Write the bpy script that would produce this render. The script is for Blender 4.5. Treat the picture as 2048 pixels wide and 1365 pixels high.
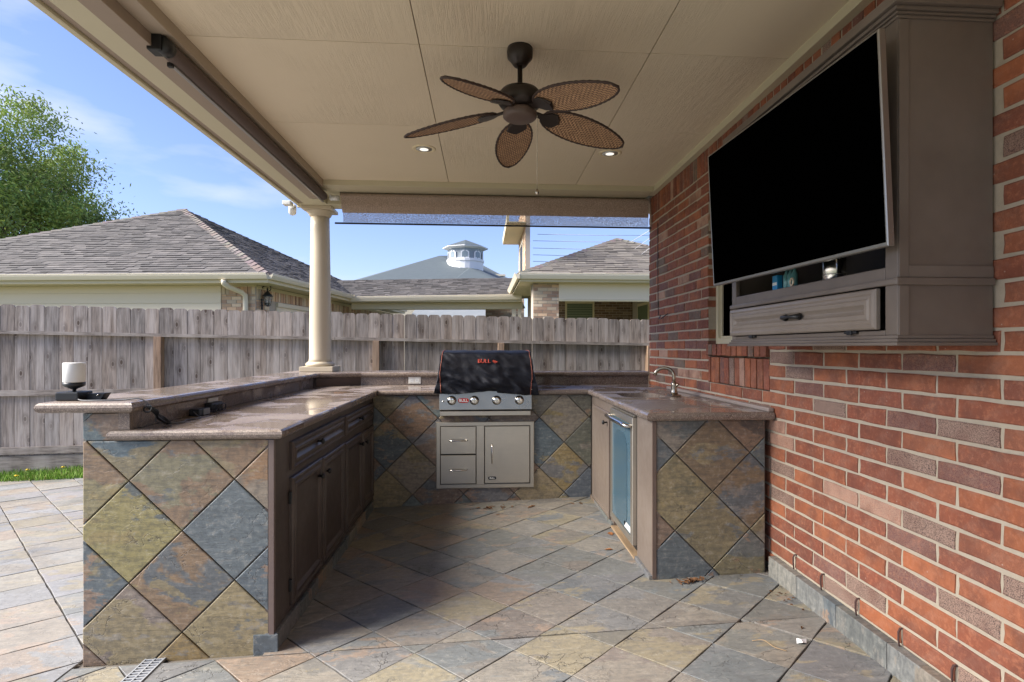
import bpy, bmesh, math, random
from mathutils import Vector, Matrix, noise
R = math.radians
rnd = random.Random(7)
for o in list(bpy.data.objects): bpy.data.objects.remove(o)
SC = bpy.context.scene
# ------------------------------------------------------------------ camera
cam = bpy.data.cameras.new('camera'); camo = bpy.data.objects.new('camera', cam)
SC.collection.objects.link(camo); SC.camera = camo
camo.location = (0, 0, 1.227); camo.rotation_euler = (R(90), 0, -math.atan(82/1130))
cam.sensor_width = 36; cam.lens = 36*1130/2048
cam.shift_x = -26/2048; cam.shift_y = 12.5/2048; cam.clip_start = .05; cam.clip_end = 2000
# ------------------------------------------------------------------ light
SUN_EL, SUN_AZ = 38, 262       # azimuth clockwise from +Y : from the left, a little behind the camera
SC.view_settings.view_transform = 'Standard'; SC.view_settings.look = 'None'
SC.view_settings.exposure = 1.62; SC.view_settings.gamma = 1
W = bpy.data.worlds.new('World'); SC.world = W; W.use_nodes = True
wt = W.node_tree; wn = wt.nodes; wl = wt.links; wn.clear()
sky = wn.new('ShaderNodeTexSky'); sky.sky_type = 'NISHITA'; sky.sun_disc = False
sky.sun_elevation = R(SUN_EL); sky.sun_rotation = R(SUN_AZ); sky.air_density = 1.1; sky.dust_density = .6; sky.ozone_density = 1.2
tc = wn.new('ShaderNodeTexCoord'); mp = wn.new('ShaderNodeMapping'); mp.inputs['Scale'].default_value = (1.1, 1.6, 4.2)
mp.inputs['Rotation'].default_value = (0, .12, .5)
cn = wn.new('ShaderNodeTexNoise'); cn.inputs['Scale'].default_value = 2.1; cn.inputs['Detail'].default_value = 7; cn.inputs['Roughness'].default_value = .5
cr = wn.new('ShaderNodeValToRGB'); cr.color_ramp.elements[0].position = .55; cr.color_ramp.elements[0].color = (0, 0, 0, 1)
cr.color_ramp.elements[1].position = .76; cr.color_ramp.elements[1].color = (.7, .7, .7, 1)
mx = wn.new('ShaderNodeMixRGB'); mx.inputs[2].default_value = (5.5, 5.6, 5.8, 1)
bg = wn.new('ShaderNodeBackground'); bg.inputs[1].default_value = .066; wo = wn.new('ShaderNodeOutputWorld')
wl.new(tc.outputs['Generated'], mp.inputs[0]); wl.new(mp.outputs[0], cn.inputs[0]); wl.new(cn.outputs[0], cr.inputs[0])
wl.new(cr.outputs[0], mx.inputs[0]); tint = wn.new('ShaderNodeMixRGB'); tint.blend_type = 'MULTIPLY'; tint.inputs[0].default_value = 1; tint.inputs[2].default_value = (.86, .87, 1.17, 1); wl.new(sky.outputs[0], tint.inputs[1]); wl.new(tint.outputs[0], mx.inputs[1]); wl.new(mx.outputs[0], bg.inputs[0]); wl.new(bg.outputs[0], wo.inputs[0])
sl = bpy.data.lights.new('sun', 'SUN'); sl.energy = 4.0; sl.angle = R(40); sl.color = (1, .94, .85)
so = bpy.data.objects.new('sun', sl); SC.collection.objects.link(so); so.location = (-20, -8, 20)
az, el = R(SUN_AZ), R(SUN_EL)
sd = Vector((math.sin(az)*math.cos(el), math.cos(az)*math.cos(el), math.sin(el)))
so.rotation_euler = sd.to_track_quat('Z', 'Y').to_euler()

# ------------------------------------------------------------------ helpers: objects
WL = {}
def obj(name, me, mat=None, parent=None, M=None, label=None, cat=None, group=None, kind=None, color=None):
    if me is not None and mat is not None and len(me.materials) == 0: me.materials.append(mat)
    o = bpy.data.objects.new(name, me); SC.collection.objects.link(o)
    M = M or Matrix.Identity(4); WL[o.name] = M.copy(); o.matrix_world = M
    if parent is not None:
        o.parent = parent; o.matrix_parent_inverse = WL[parent.name].inverted(); o.matrix_basis = M
    for k, v in (('label', label), ('category', cat), ('group', group), ('kind', kind)):
        if v: o[k] = v
    if color: o.color = (*color[:3], color[3] if len(color) > 3 else 1)
    return o
def thing(name, loc, label, cat, group=None):
    o = obj(name, None, M=Matrix.Translation(loc), label=label, cat=cat, group=group); o.empty_display_size = .05; return o
def frame(o, u, v):
    u = Vector(u).normalized(); v = Vector(v).normalized(); n = u.cross(v).normalized(); v = n.cross(u)
    return Matrix(((u.x, v.x, n.x, o[0]), (u.y, v.y, n.y, o[1]), (u.z, v.z, n.z, o[2]), (0, 0, 0, 1)))
class MB:
    def __init__(s): s.v = []; s.f = []; s.c = []; s.sm = []
    def add(s, vs, fs, col=None, smooth=False):
        b = len(s.v); s.v += [tuple(x) for x in vs]; s.f += [tuple(b+i for i in f) for f in fs]
        s.c += [col or (1, 1, 1)]*len(vs); s.sm += [smooth]*len(fs); return s
    def box(s, a, b, col=None):
        x0, y0, z0 = a; x1, y1, z1 = b
        return s.add([(x0,y0,z0),(x1,y0,z0),(x1,y1,z0),(x0,y1,z0),(x0,y0,z1),(x1,y0,z1),(x1,y1,z1),(x0,y1,z1)],
            [(3,2,1,0),(4,5,6,7),(0,1,5,4),(1,2,6,5),(2,3,7,6),(3,0,4,7)], col)
    def bbox(s, a, b, r=.004, col=None):            # box with chamfered edges
        x0, y0, z0 = [min(p, q) for p, q in zip(a, b)]; x1, y1, z1 = [max(p, q) for p, q in zip(a, b)]
        bm = bmesh.new(); bmesh.ops.create_cube(bm, size=1)
        for v in bm.verts: v.co = Vector(((x0+x1)/2+v.co.x*(x1-x0), (y0+y1)/2+v.co.y*(y1-y0), (z0+z1)/2+v.co.z*(z1-z0)))
        bmesh.ops.bevel(bm, geom=bm.edges[:], offset=min(r, .4*min(x1-x0, y1-y0, z1-z0)), segments=2, affect='EDGES', profile=.6)
        s.add([v.co for v in bm.verts], [[v.index for v in f.verts] for f in bm.faces], col); bm.free(); return s
    def lathe(s, prof, n=32, c=(0,0,0), ax='z', smooth=True):
        vs = []; fs = []
        for r, z in prof:
            for k in range(n):
                a = 2*math.pi*k/n; p = (r*math.cos(a), r*math.sin(a), z)
                if ax == 'y': p = (p[0], z, p[1])
                if ax == 'x': p = (z, p[0], p[1])
                vs.append((p[0]+c[0], p[1]+c[1], p[2]+c[2]))
        m = len(prof)
        for i in range(m-1):
            for k in range(n): fs.append((i*n+k, i*n+(k+1) % n, (i+1)*n+(k+1) % n, (i+1)*n+k))
        if prof[0][0] > 1e-5: fs.append(tuple(range(n))[::-1])
        if prof[-1][0] > 1e-5: fs.append(tuple((m-1)*n+k for k in range(n)))
        return s.add(vs, fs, None, smooth)
    def tube(s, pts, r, n=8, closed=False, col=None, flat=1):
        pts = [Vector(p) for p in pts]; m = len(pts); rr = r if isinstance(r, (list, tuple)) else [r]*m
        vs = []; fs = []; N = None
        for i, p in enumerate(pts):
            if closed: t = pts[(i+1) % m]-pts[i-1]
            else: t = pts[min(i+1, m-1)]-pts[max(i-1, 0)]
            t.normalize()
            if N is None: N = t.orthogonal().normalized()
            N = (N-t*N.dot(t)).normalized(); B = t.cross(N)
            for k in range(n):
                a = 2*math.pi*k/n; vs.append(p+N*math.cos(a)*rr[i]+B*math.sin(a)*rr[i]*flat)
        for i in range(m if closed else m-1):
            for k in range(n): fs.append((i*n+k, i*n+(k+1) % n, ((i+1) % m)*n+(k+1) % n, ((i+1) % m)*n+k))
        if not closed: fs.append(tuple(range(n))[::-1]); fs.append(tuple((m-1)*n+k for k in range(n)))
        return s.add(vs, fs, col, True)
    def prism(s, poly, z0, z1, M=None, col=None):
        n = len(poly); vs = [Vector((x, y, z0)) for x, y in poly]+[Vector((x, y, z1)) for x, y in poly]
        if M: vs = [M @ v for v in vs]
        return s.add(vs, [tuple(range(n))[::-1], tuple(range(n, 2*n))]+[(i, (i+1) % n, n+(i+1) % n, n+i) for i in range(n)], col)
    def me(s, name='mesh', attr=False):
        m = bpy.data.meshes.new(name); m.from_pydata(s.v, [], s.f)
        if attr:
            a = m.color_attributes.new('Col', 'FLOAT_COLOR', 'POINT'); a.data.foreach_set('color', [x for c in s.c for x in (*c, 1)])
        for p, q in zip(m.polygons, s.sm): p.use_smooth = q
        m.update(); return m
def part(name, mb, mat, parent=None, **k): return obj(name, mb.me(name, k.pop('attr', False)), mat, parent, **k)
def clip(poly, region):               # Sutherland-Hodgman, region convex CCW
    out = poly
    for i in range(len(region)):
        a = region[i]; b = region[(i+1) % len(region)]; inp = out; out = []
        ins = lambda p: (b[0]-a[0])*(p[1]-a[1])-(b[1]-a[1])*(p[0]-a[0]) >= -1e-9
        for j in range(len(inp)):
            p = inp[j]; q = inp[(j+1) % len(inp)]
            if ins(p) != ins(q):
                d1 = (b[0]-a[0])*(p[1]-a[1])-(b[1]-a[1])*(p[0]-a[0]); d2 = (b[0]-a[0])*(q[1]-a[1])-(b[1]-a[1])*(q[0]-a[0])
                t = d1/(d1-d2); X = (p[0]+t*(q[0]-p[0]), p[1]+t*(q[1]-p[1]))
                if ins(p): out += [p, X]
                else: out.append(X)
            elif ins(p): out.append(p)
        if len(out) < 3: return []
    r = []
    for p in out:
        if not r or math.dist(p, r[-1]) > 1e-4: r.append(p)
    if len(r) > 2 and math.dist(r[0], r[-1]) < 1e-4: r.pop()
    return r if len(r) > 2 else []
def area(p): return .5*sum(p[i-1][0]*p[i][1]-p[i][0]*p[i-1][1] for i in range(len(p)))
def inset(poly, d):                   # per-edge distances, CCW
    n = len(poly); dd = d if isinstance(d, (list, tuple)) else [d]*n; L = []
    for i in range(n):
        a = Vector(poly[i]); b = Vector(poly[(i+1) % n]); t = (b-a).normalized(); L.append((a+Vector((-t.y, t.x))*dd[i], t))
    out = []
    for i in range(n):
        p, t = L[i-1]; q, s = L[i]; den = t.x*s.y-t.y*s.x
        if abs(den) < 1e-6: out.append(tuple(q)); continue
        k = ((q.x-p.x)*s.y-(q.y-p.y)*s.x)/den; out.append(tuple(p+t*k))
    return out
CACHE = {}
def piece(name, poly, F, th, ch, mat, parent, color=None, lift=0., rag=0., label=None):
    """a flat stone piece: polygon poly (2D in frame F), thickness th, chamfer ch, slightly ragged edge"""
    if len(poly) < 3 or area(poly) < 4e-4: return None
    cx = sum(p[0] for p in poly)/len(poly); cy = sum(p[1] for p in poly)/len(poly)
    loc = [(p[0]-cx, p[1]-cy) for p in poly]
    full = len(poly) == 4
    key = (name, th, tuple(round(c, 3) for p in loc for c in p), rnd.randrange(4) if full else rnd.random())
    if key not in CACHE:
        pts = []
        n = len(loc)
        for i in range(n):
            a, b = Vector(loc[i]), Vector(loc[(i+1) % n]); L = (b-a).length; k = max(1, min(5, int(L/.07))) if rag else 1
            t = (b-a).normalized() if L > 0 else Vector((1, 0)); nn = Vector((-t.y, t.x))
            for j in range(k):
                p = a+(b-a)*j/k
                if j and rag: p += nn*rnd.uniform(0, rag)
                pts.append((p.x, p.y))
        ip = inset(pts, ch)
        if abs(area(ip)) < 1e-5 or area(ip) < 0: ip = [(x*.97, y*.97) for x, y in pts]
        m = len(pts); mb = MB()
        vs = [(x, y, 0) for x, y in pts]+[(x, y, th-ch*.7) for x, y in pts]+[(x, y, th) for x, y in ip]
        fs = [(i, (i+1) % m, m+(i+1) % m, m+i) for i in range(m)]+[(m+i, m+(i+1) % m, 2*m+(i+1) % m, 2*m+i) for i in range(m)]+[tuple(range(2*m, 3*m))]
        mb.add(vs, fs); CACHE[key] = mb.me(name)
        CACHE[key].materials.append(mat)
    M = F @ Matrix.Translation((cx, cy, lift))
    if lift: M = M @ Matrix.Rotation(rnd.uniform(-.004, .004), 4, 'X') @ Matrix.Rotation(rnd.uniform(-.004, .004), 4, 'Y')
    return obj(name, CACHE[key], None, parent, M, color=color, label=label)
def lattice(name, F, O, a, b, region, gap, th, mat, parent, colf, rag=.0015, hrange=16, lift=.0012, ch=.003):
    """cells O+i a+j b clipped by the convex region; colf(i,j) -> colour"""
    n = 0
    for i in range(-hrange, hrange):
        for j in range(-hrange, hrange):
            P = [(O[0]+(i+s)*a[0]+(j+t)*b[0], O[1]+(i+s)*a[1]+(j+t)*b[1]) for s, t in ((0,0),(1,0),(1,1),(0,1))]
            if area(P) < 0: P = P[::-1]
            P = inset(P, gap/2); P = clip(P, region)
            if P and area(P) > 6e-4:
                if piece(name, P, F, th, ch, mat, parent, colf(i, j), lift*rnd.uniform(.2, 2), rag): n += 1
    return n
def rings(F, w, h, prof, mb=None):
    """rectangular panel w x h in frame F (origin lower-left); prof = [(inset, height)...]"""
    mb = mb or MB(); vs = []; fs = []
    for d, z in prof:
        for x, y in ((d, d), (w-d, d), (w-d, h-d), (d, h-d)): vs.append(F @ Vector((x, y, z)))
    for k in range(len(prof)-1):
        for i in range(4): fs.append((4*k+i, 4*k+(i+1) % 4, 4*k+4+(i+1) % 4, 4*k+4+i))
    k = 4*(len(prof)-1); fs.append((k, k+1, k+2, k+3)); fs.append((3, 2, 1, 0)); return mb.add(vs, fs)
def slab(poly, z0, z1, flags, r=None):
    """stone slab with bullnose on flagged edges"""
    h = z1-z0; r = r or h/2; mb = MB(); vs = []; n = len(poly); K = 7
    for k in range(K):
        a = -math.pi/2+math.pi*k/(K-1); d = r*(1-math.cos(a)); z = (z0+z1)/2+h/2*math.sin(a)
        vs += [(x, y, z) for x, y in inset(poly, [d if f else 0 for f in flags])]
    fs = [tuple(range(n))[::-1], tuple(range((K-1)*n, K*n))]
    for k in range(K-1):
        for i in range(n): fs.append((k*n+i, k*n+(i+1) % n, (k+1)*n+(i+1) % n, (k+1)*n+i))
    return mb.add(vs, fs)
def text(s, size, F, mat, parent, name='lettering', depth=.001, bold=0.):
    c = bpy.data.curves.new('lettering', 'FONT'); c.body = s; c.size = size; c.extrude = depth; c.offset = bold; c.align_x = 'CENTER'; c.align_y = 'CENTER'
    t = bpy.data.objects.new('tmp', c); SC.collection.objects.link(t)
    me = bpy.data.meshes.new_from_object(t.evaluated_get(bpy.context.evaluated_depsgraph_get())); bpy.data.objects.remove(t)
    me.materials.clear(); return obj(name, me, mat, parent, F)

# ------------------------------------------------------------------ helpers: materials
class NT:
    def __init__(s, name):
        s.m = bpy.data.materials.new(name); s.m.use_nodes = True; s.t = s.m.node_tree; s.n = s.t.nodes; s.l = s.t.links
        s.b = s.n['Principled BSDF']; s.out = s.n['Material Output']; s.tc = s.n.new('ShaderNodeTexCoord'); s.oi = None
    def info(s):
        if not s.oi: s.oi = s.n.new('ShaderNodeObjectInfo')
        return s.oi
    def set(s, sock, v):
        if isinstance(v, bpy.types.NodeSocket): s.l.new(v, sock)
        elif isinstance(v, (tuple, list)): sock.default_value = (*v, 1) if len(v) == 3 and sock.type == 'RGBA' else v
        else: sock.default_value = v
    def coord(s, scale=(1,1,1), rnd_off=True, kind='Object', rot=(0,0,0)):
        mp = s.n.new('ShaderNodeMapping'); mp.inputs['Scale'].default_value = scale; mp.inputs['Rotation'].default_value = rot
        src = s.tc.outputs[kind]
        if rnd_off:
            a = s.n.new('ShaderNodeVectorMath'); a.operation = 'ADD'; m = s.n.new('ShaderNodeVectorMath'); m.operation = 'SCALE'
            cb = s.n.new('ShaderNodeCombineXYZ')
            for i in range(3): s.l.new(s.info().outputs['Random'], cb.inputs[i])
            s.l.new(cb.outputs[0], m.inputs[0]); m.inputs['Scale'].default_value = 37.
            s.l.new(src, a.inputs[0]); s.l.new(m.outputs[0], a.inputs[1]); src = a.outputs[0]
        s.l.new(src, mp.inputs[0]); return mp.outputs[0]
    def noise(s, vec, scale, detail=4, rough=.55, dist=0., out='Fac'):
        n = s.n.new('ShaderNodeTexNoise'); s.l.new(vec, n.inputs['Vector']); n.inputs['Scale'].default_value = scale
        n.inputs['Detail'].default_value = detail; n.inputs['Roughness'].default_value = rough; n.inputs['Distortion'].default_value = dist; return n.outputs[out]
    def vor(s, vec, scale, feat='F1', out='Distance', rand=1, dim='3D'):
        n = s.n.new('ShaderNodeTexVoronoi'); n.feature = feat; n.voronoi_dimensions = dim; s.l.new(vec, n.inputs['Vector']); n.inputs['Scale'].default_value = scale; n.inputs['Randomness'].default_value = rand; return n.outputs[out]
    def ramp(s, f, stops, interp='LINEAR'):
        r = s.n.new('ShaderNodeValToRGB'); r.color_ramp.interpolation = interp; e = r.color_ramp.elements
        while len(e) < len(stops): e.new(.5)
        for x, (p, c) in zip(e, stops):
            x.position = p; c = (c, c, c) if isinstance(c, (int, float)) else c; x.color = (*c, 1)
        s.l.new(f, r.inputs[0]); return r.outputs[0]
    def mix(s, f, a, b, mode='MIX'):
        m = s.n.new('ShaderNodeMixRGB'); m.blend_type = mode; s.set(m.inputs[0], f); s.set(m.inputs[1], a); s.set(m.inputs[2], b); return m.outputs[0]
    def math(s, op, a, b=0., c=0.):
        m = s.n.new('ShaderNodeMath'); m.operation = op
        for i, v in enumerate((a, b, c)): s.set(m.inputs[i], v)
        return m.outputs[0]
    def bump(s, h, strength=.3, dist=.01, prev=None):
        b = s.n.new('ShaderNodeBump'); b.inputs['Strength'].default_value = strength; b.inputs['Distance'].default_value = dist
        s.set(b.inputs['Height'], h)
        if prev: s.l.new(prev, b.inputs['Normal'])
        return b.outputs[0]
    def fin(s, col=None, rough=None, normal=None, metal=None, **k):
        if col is not None: s.set(s.b.inputs['Base Color'], col)
        if rough is not None: s.set(s.b.inputs['Roughness'], rough)
        if normal is not None: s.set(s.b.inputs['Normal'], normal)
        if metal is not None: s.set(s.b.inputs['Metallic'], metal)
        for a, v in k.items(): s.set(s.b.inputs[a.replace('_', ' ')], v)
        return s.m
def plain(name, col, rough=.5, metal=0., var=.12, bump=.15, scale=30, **k):
    t = NT(name); v = t.coord(); n = t.noise(v, scale, 5); n2 = t.noise(v, scale*.12, 3)
    c = t.mix(t.math('MULTIPLY', n, var), col, tuple(x*.45 for x in col)); c = t.mix(t.math('MULTIPLY', n2, var), c, tuple(min(1, x*1.35) for x in col))
    rg = t.math('MULTIPLY_ADD', n2, .2, rough-.1)
    return t.fin(c, rg, t.bump(n, bump, .003), metal, **k)
def slate(name, rough=.55, wet=False, relief=.6, pale=0.):
    t = NT(name); v = t.coord(); base = t.info().outputs['Color']; r = t.info().outputs['Random']
    sec = t.ramp(t.math('FRACT', t.math('MULTIPLY', r, 7.31)), [(0, (.11,.135,.15)), (.17, (.27,.22,.12)), (.34, (.25,.165,.105)), (.5, (.13,.14,.135)), (.66, (.25,.215,.17)), (.83, (.16,.165,.175))], 'CONSTANT')
    ter = t.ramp(t.math('FRACT', t.math('MULTIPLY', r, 13.7)), [(0, (.30,.235,.11)), (.25, (.13,.155,.17)), (.5, (.33,.20,.12)), (.75, (.23,.215,.19))], 'CONSTANT')
    vs = t.coord((1, 2.0, 1), rot=(0, 0, .6)); amt = t.math('MULTIPLY_ADD', t.math('FRACT', t.math('MULTIPLY', r, 3.77)), .14, -.05)
    n1 = t.noise(vs, 2.6, 10, .6, .35); n2 = t.noise(vs, 5.5, 10, .66, .25); n3 = t.noise(v, 38, 8, .7); n4 = t.noise(v, 1.6, 2); n5 = t.noise(t.coord((1, 7, 1), rot=(0, 0, .9)), 9, 8, .7, .3)
    c = t.mix(t.ramp(t.math('ADD', n1, amt), [(.515, 0), (.545, .85)]), base, sec)
    c = t.mix(t.ramp(n2, [(.57, 0), (.60, .65)]), c, ter)
    c = t.mix(t.ramp(n5, [(.42, .3), (.5, 0)]), c, (.055, .06, .062)); c = t.mix(t.ramp(n5, [(.56, 0), (.68, .28)]), c, (.42, .39, .34))
    c = t.mix(t.ramp(n3, [(.36, .4), (.52, 0)]), c, (.05, .055, .06)); c = t.mix(t.ramp(n3, [(.55, 0), (.72, .4)]), c, (.46, .43, .37))
    if pale: c = t.mix(pale, c, t.mix(n2, (.15, .145, .135), (.36, .345, .315)))
    cell = t.n.new('ShaderNodeTexVoronoi'); cell.feature = 'DISTANCE_TO_EDGE'; cell.inputs['Scale'].default_value = 3.2
    dv = t.n.new('ShaderNodeVectorMath'); dv.operation = 'MULTIPLY_ADD'; nn = t.noise(v, 6, 5, .6, 0, 'Color'); t.l.new(nn, dv.inputs[0]); dv.inputs[1].default_value = (.35, .35, .35); t.l.new(vs, dv.inputs[2]); t.l.new(dv.outputs[0], cell.inputs['Vector'])
    crk = t.math('MULTIPLY', t.ramp(cell.outputs['Distance'], [(0, 1), (.012, 0)]), t.ramp(t.noise(v, 2.3, 2), [(.5, 0), (.58, 1)]))
    c = t.mix(t.math('MULTIPLY', crk, .65), c, (.04, .038, .035))
    lay = t.ramp(t.noise(vs, 3.1, 9, .6, .5), [(.3, 0), (.33, .22), (.43, .26), (.445, .5), (.54, .55), (.555, .8), (.66, .85), (.675, 1)])
    h = t.math('ADD', t.math('MULTIPLY', lay, 1.1), t.math('MULTIPLY', n5, .5)); h = t.math('ADD', h, t.math('MULTIPLY', n3, .25)); h = t.math('SUBTRACT', h, t.math('MULTIPLY', crk, .6))
    rg = t.ramp(n1, [(.3, rough-.12), (.7, rough+.12)])
    if wet: rg = t.ramp(n4, [(.42, rough+.1), (.62, rough-.22)])
    return t.fin(c, rg, t.bump(h, relief, .0045))
def brickmat(name, attr=False):
    t = NT(name); v = t.coord()
    if attr:
        a = t.n.new('ShaderNodeAttribute'); a.attribute_name = 'Col'; base = a.outputs['Color']
    else: base = t.info().outputs['Color']
    al = t.info().outputs['Alpha'] if not attr else 0.15
    n1 = t.noise(v, 9, 5, .6); n2 = t.noise(v, 60, 6, .7); sp = t.noise(v, 300, 3, .7)
    c = t.mix(t.ramp(n1, [(.44, 0), (.66, .6)]), base, (.12, .045, .03) )
    c = t.mix(t.ramp(n2, [(.5, 0), (.68, .5)]), c, (.46, .17, .085))
    spk = t.ramp(sp, [(.44, 0), (.5, 1)])
    dark = t.mix(spk, (.045, .035, .035), (.36, .25, .19)); c2 = t.mix(.78, base, dark)
    c = t.mix(al, c, c2) if not attr else c
    c = t.mix(t.ramp(t.vor(v, 24), [(0, .75), (.05, .35), (.07, 0)]), c, (.5, .42, .35)); n6 = t.noise(t.coord(rnd_off=False, kind='Object'), 14, 6, .7); c = t.mix(t.ramp(n6, [(.5, 0), (.8, .3)]), c, (.40, .27, .2)); c = t.mix(t.ramp(t.noise(v, 5, 3), [(.35, .4), (.5, 0)]), c, (.10, .03, .02))
    h = t.math('ADD', t.math('MULTIPLY', n2, .6), t.math('MULTIPLY', n1, 1.1))
    return t.fin(c, .78, t.bump(h, .75, .004))
def granite(name, rough=.26, wet=.6):
    t = NT(name); v = t.coord(rnd_off=False); s1 = t.noise(v, 210, 3, .7); s2 = t.noise(v, 90, 4, .7); big = t.noise(v, 2.2, 4, .6)
    c = t.ramp(s1, [(.36, (.055,.038,.03)), (.46, (.145,.10,.08)), (.54, (.25,.19,.15)), (.64, (.42,.345,.285))])
    c = t.mix(t.ramp(s2, [(.4, .5), (.6, 0)]), c, (.05, .03, .027)); c = t.mix(t.ramp(big, [(.4, .1), (.65, .5)]), c, (.29, .25, .21))
    r = t.ramp(t.noise(v, 3.4, 5, .6, .6), [(.44, rough*1.9), (.52, rough*.4)])
    return t.fin(c, r, t.bump(t.noise(v, 40, 3), .05, .001))
def wood(name, c1, c2, rough=.75, scale=(14, 1.1, 14), knots=True, objcol=False, bmp=.5):
    t = NT(name); v = t.coord(scale); v1 = t.coord((5, 2.6, 5) if scale[1] < 2 else (5, 5, 1.5)); g = t.noise(v, 3.5, 8, .65, .35); g2 = t.noise(v, .9, 4, .6, .8)
    b1 = t.mix(g2, c1, c2); b1 = t.mix(t.ramp(g, [(.35, .75), (.6, 0)]), b1, tuple(x*.35 for x in c1))
    if objcol: b1 = t.mix(1, b1, t.info().outputs['Color'], 'MULTIPLY')
    if knots:
        k = t.vor(v1, 1.1, dim='2D'); b1 = t.mix(t.ramp(k, [(0, 1), (.06, .95), (.085, .1), (.12, .5), (.24, 0)]), b1, (.07, .045, .03))
    gray = t.noise(t.coord((8, .5, 3) if scale[1] < 2 else (3, 3, .5)), 1.6, 3); b1 = t.mix(t.ramp(gray, [(.42, 0), (.68, .5)]), b1, tuple(min(1, x*1.45) for x in c2))
    return t.fin(b1, rough, t.bump(g, bmp, .004))
def objpaint(name, rough=.4, grain=None, bmp=.1, attr=False, metal=0, spec=None):
    t = NT(name); v = t.coord(); base = t.info().outputs['Color']
    if attr: a = t.n.new('ShaderNodeAttribute'); a.attribute_name = 'Col'; base = a.outputs['Color']
    n = t.noise(v, 22, 5); g = t.noise(t.coord(grain), 4, 6, .6, .3) if grain else n
    c = t.mix(t.math('MULTIPLY', g, .2), base, (.01, .01, .01)); c = t.mix(t.ramp(t.noise(v, 2.5, 4), [(.45, 0), (.75, .12)]), c, (.5, .45, .4))
    return t.fin(c, t.math('MULTIPLY_ADD', n, .2, rough-.1), t.bump(g, bmp, .002), metal)

MT = {}
MT['slate_wall'] = slate('wall slate', .5, relief=.55)
MT['slate_floor'] = slate('floor slate', .6, wet=True, relief=.85, pale=.32)
MT['slate_patio'] = slate('patio slate', .62, wet=True, relief=.5, pale=.5)
MT['grout'] = plain('grout', (.15, .132, .11), .9, var=.5, bump=.4)
MT['brick'] = brickmat('clay brick'); MT['brick_col'] = brickmat('clay brick far', True)
MT['mortar'] = plain('mortar', (.40, .345, .265), .92, var=.55, bump=1., scale=45)
MT['granite'] = granite('speckled granite'); MT['granite_rough'] = granite('speckled granite splash', .4)
MT['brown'] = objpaint('brown painted wood', .38, None, .06)
MT['fence'] = wood('weathered cedar', (.26, .205, .16), (.41, .37, .335), objcol=True, bmp=.7)
MT['post'] = wood('fresh cedar post', (.3, .17, .09), (.34, .25, .18), scale=(14, 14, 1.1))
MT['rail'] = wood('weathered rail', (.24, .19, .15), (.37, .33, .29), scale=(1.1, 14, 14), knots=False)
MT['cream'] = plain('cream paint', (.55, .47, .34), .5, var=.08, bump=.1)
MT['trimc'] = plain('cream trim paint', (.58, .53, .37), .5, var=.08, bump=.1)
t = NT('textured ceiling board'); v = t.coord(); g = t.noise(t.coord((26, 1.2, 1)), 2.2, 6, .6, 1.4); rgd = t.ramp(g, [(.44, 0), (.5, 1), (.56, 0)])
msk = t.ramp(t.noise(v, 1.1, 2), [(.42, .1), (.6, 1)]); hh = t.math('MULTIPLY', rgd, msk)
MT['ceil'] = t.fin(t.mix(t.math('MULTIPLY', t.noise(v, 3, 4), .12), (.80, .69, .51), (.45, .36, .25)), .62, t.bump(hh, .45, .003))
MT['taupe'] = plain('taupe beam paint', (.33, .26, .2), .55, var=.12, bump=.12)
MT['steel'] = None
t = NT('brushed steel'); v = t.coord((1, 60, 60)); g = t.noise(v, 6, 5)
sm_ = t.noise(t.coord(), 5, 5, .6); MT['steel'] = t.fin(t.mix(sm_, t.mix(g, (.62, .57, .49), (.50, .46, .40)), (.42, .39, .33)), t.math('MULTIPLY_ADD', sm_, .25, .22), t.bump(g, .05, .001), .85)
MT['steel_dark'] = plain('smoky steel', (.36, .335, .28), .3, .9, var=.25, bump=.03, scale=12)
MT['chrome'] = plain('polished metal', (.72, .70, .66), .16, 1., var=.05, bump=.02)
MT['nickel'] = plain('brushed nickel', (.5, .45, .36), .26, 1., var=.1, bump=.03)
MT['black'] = plain('black metal', (.012, .012, .013), .42, var=.3, bump=.1)
MT['bronze'] = plain('oiled bronze', (.035, .026, .022), .38, .4, var=.3, bump=.1)
MT['plastic'] = plain('black plastic', (.015, .017, .02), .4, var=.2, bump=.05)
MT['white'] = plain('white plastic', (.75, .75, .72), .4, var=.04, bump=.03)
MT['screen'] = plain('dark screen', (.0004, .0004, .0004), .7, var=.1, bump=0, scale=3, Specular_IOR_Level=0.)
MT['red'] = plain('red enamel', (.45, .02, .015), .35, var=.1, bump=.02)
MT['red_thread'] = plain('red stitching', (.55, .07, .04), .7, var=.2, bump=.2)
MT['piping'] = plain('orange piping', (.35, .10, .06), .6)
MT['gutter'] = plain('cream gutter', (.76, .67, .5), .4, var=.06, bump=.05)
MT['soffit'] = plain('cream soffit', (.62, .54, .35), .6, var=.08, bump=.08)
MT['siding'] = plain('pale siding', (.80, .69, .50), .6, var=.06, bump=.1)
MT['shingle'] = objpaint('asphalt shingle', .85, None, .7); MT['shingle_far'] = objpaint('asphalt shingle field', .85, None, .7, attr=True)
MT['dark'] = plain('dark recess', (.012, .011, .01), .8)
MT['leafdry'] = plain('dry leaf', (.16, .075, .03), .8, var=.5, bump=.4)
MT['paper'] = plain('white paper', (.8, .8, .8), .8)

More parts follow.
